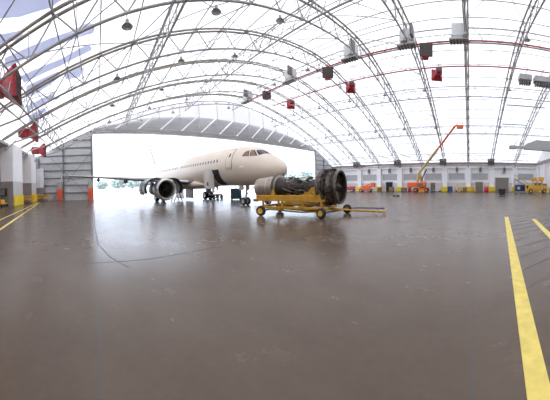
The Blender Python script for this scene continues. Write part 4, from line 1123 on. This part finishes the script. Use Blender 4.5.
crate((58.2, -1.0, 0), .6, .7, 1.2, M['ochre'], 'small yellow case against the taupe wall door')
crate((58.3, 23.4, 0), .8, .9, 1.1, M['brown'], 'brown case by louvred wall beside the folded lift')
# by the left wall: yellow barriers and carts
def barrier(loc, rz, lab):
    t = thing('yellow_barrier', lab, 'barrier', loc, rz, 'yellow barriers by the side wall')
    for s in (-.9, .9):
        MB().tube([(-.35, s, .02), (0, s, 1.15), (.35, s, .02)], .05, 6).build('trestle_leg', M['ochre'], t)
    for z in (.55, .95): MB().bbox(-.05, .05, -1.1, 1.1, z - .1, z + .1, .01).build('rail_board', M['ochre'], t)
barrier((-9.7, 31.6, 0), rad(100), 'yellow trestle barrier standing between the two white piers')
barrier((-10.2, 33.2, 0), rad(80), 'yellow trestle barrier further back between the two piers')
barrier((-8.7, 37.4, 0), rad(95), 'yellow trestle barrier standing before the corner cabin')
t = thing('hose_cabinet', 'dark boxed cabinet fixed on grey pier face above small yellow cart', 'cabinet', (-10.9, 25.9, 0))
MB().bbox(-.5, .45, -.2, .28, 1.2, 2.1, .03).build('body', M['black'], t)
MB().bbox(-.42, .38, -.24, -.2, 1.28, 2.02, .01).build('door', M['vent_dark'], t)
MB().box(-.05, .05, .1, .3, 0, 1.2).build('post', M['girt'], t)
trolley((-10.7, 25.1, 0), rad(85), M['ochre'], 'small yellow trolley at the foot of the tall white pier', .8)

# ------------------------------------------------------------------ trees on the far side of the apron
def tree(loc, h, w, lab, seed):
    r = random.Random(seed)
    t = thing('leafy_tree', lab, 'tree', loc, 0, 'trees beyond the apron')
    mb = MB().tube([(0, 0, 0), (.1, 0, h * .3), (0, .1, h * .55)], [.35, .28, .15], 7)
    for k in range(5):
        a = r.uniform(0, 2 * PI); mb.tube([(0, 0, h * (.3 + .05 * k)), (math.cos(a) * w * .3, math.sin(a) * w * .3, h * (.5 + .06 * k))], [.14, .05], 5)
    mb.build('trunk', M['bark'], t)
    mb = MB()
    for k in range(420):
        # leaf tufts through an ovoid crown
        while True:
            p = Vector((r.uniform(-1, 1), r.uniform(-1, 1), r.uniform(-1, 1)))
            if .35 < p.length < 1: break
        c = Vector((p.x * w / 2, p.y * w / 2, h * .62 + p.z * h * .38))
        s = r.uniform(.5, 1.1) * w * .06 + .2
        u = Vector((r.uniform(-1, 1), r.uniform(-1, 1), r.uniform(-1, 1))).normalized(); v = u.orthogonal().normalized() * s; q = u.cross(v).normalized() * s * .6
        mb.add([c - v, c - q, c + v, c + q], [(0, 1, 2, 3)])
        mb.add([c - v + u * s * .5, c - q * .5 - u * s * .5, c + v - u * s * .5, c + q * .5 + u * s * .5], [(0, 1, 2, 3)])
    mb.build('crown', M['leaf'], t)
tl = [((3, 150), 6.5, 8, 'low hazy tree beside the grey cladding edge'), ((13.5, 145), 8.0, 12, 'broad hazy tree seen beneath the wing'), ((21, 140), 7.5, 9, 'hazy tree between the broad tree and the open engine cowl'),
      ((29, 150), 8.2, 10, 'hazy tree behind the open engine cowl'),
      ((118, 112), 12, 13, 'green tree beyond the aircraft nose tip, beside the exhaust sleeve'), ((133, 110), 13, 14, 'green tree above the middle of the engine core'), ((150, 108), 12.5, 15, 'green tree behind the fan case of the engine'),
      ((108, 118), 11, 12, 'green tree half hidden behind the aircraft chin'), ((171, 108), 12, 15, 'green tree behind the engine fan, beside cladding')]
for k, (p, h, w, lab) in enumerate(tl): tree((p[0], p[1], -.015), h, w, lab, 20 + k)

# ------------------------------------------------------------------ light: bright overcast sky and a veiled sun
wd = bpy.data.worlds.new('sky'); bpy.context.scene.world = wd; wd.use_nodes = True
nt = wd.node_tree; bg = nt.nodes['Background']
tc = nt.nodes.new('ShaderNodeTexCoord'); sp = nt.nodes.new('ShaderNodeSeparateXYZ'); nt.links.new(tc.outputs['Generated'], sp.inputs[0])
rp = nt.nodes.new('ShaderNodeValToRGB'); nt.links.new(sp.outputs['Z'], rp.inputs[0])
rp.color_ramp.elements[0].position = 0.; rp.color_ramp.elements[0].color = (.76, .85, 1, 1)
rp.color_ramp.elements[1].position = 1.; rp.color_ramp.elements[1].color = (.72, .82, 1, 1)
nt.links.new(rp.outputs[0], bg.inputs['Color']); bg.inputs['Strength'].default_value = 3.4
sl = bpy.data.lights.new('sun', 'SUN'); sl.energy = 7.0; sl.angle = rad(3); sl.color = (1, .96, .9)
so = bpy.data.objects.new('sun', sl); C.objects.link(so)
so.rotation_euler = Vector((-.55, .25, .8)).to_track_quat('Z', 'Y').to_euler()

# ------------------------------------------------------------------ camera: a stitched cylindrical panorama
FPX, XV, YH, TH = 237.5, 97.0, 189.0, 4.6 / 237.5
cd = bpy.data.cameras.new('camera'); cam = bpy.data.objects.new('camera', cd); C.objects.link(cam)
cd.type = 'PANO'; cd.panorama_type = 'CENTRAL_CYLINDRICAL'
cd.central_cylindrical_radius = 1.0
cd.central_cylindrical_range_u_min = -275 / FPX; cd.central_cylindrical_range_u_max = 275 / FPX
cd.central_cylindrical_range_v_max = YH / FPX; cd.central_cylindrical_range_v_min = -(400 - YH) / FPX
cd.clip_end = 2000; cd.clip_start = .05
phi = (275 - XV) / FPX
upright = Matrix.Rotation(-phi, 4, 'Z') @ Matrix.Rotation(PI / 2, 4, 'X')
cam.matrix_world = Matrix.Translation((0, 0, 1.815)) @ Matrix.Rotation(TH, 4, 'Y') @ upright
sc = bpy.context.scene; sc.camera = cam
sc.view_settings.view_transform = 'Standard'; sc.view_settings.look = 'None'; sc.view_settings.gamma = 1; sc.view_settings.use_curve_mapping = False
sc.view_settings.exposure = 0.32
try:
    sc.cycles.max_bounces = 10; sc.cycles.diffuse_bounces = 6; sc.cycles.transmission_bounces = 6
    sc.cycles.sample_clamp_indirect = 8
except Exception: pass
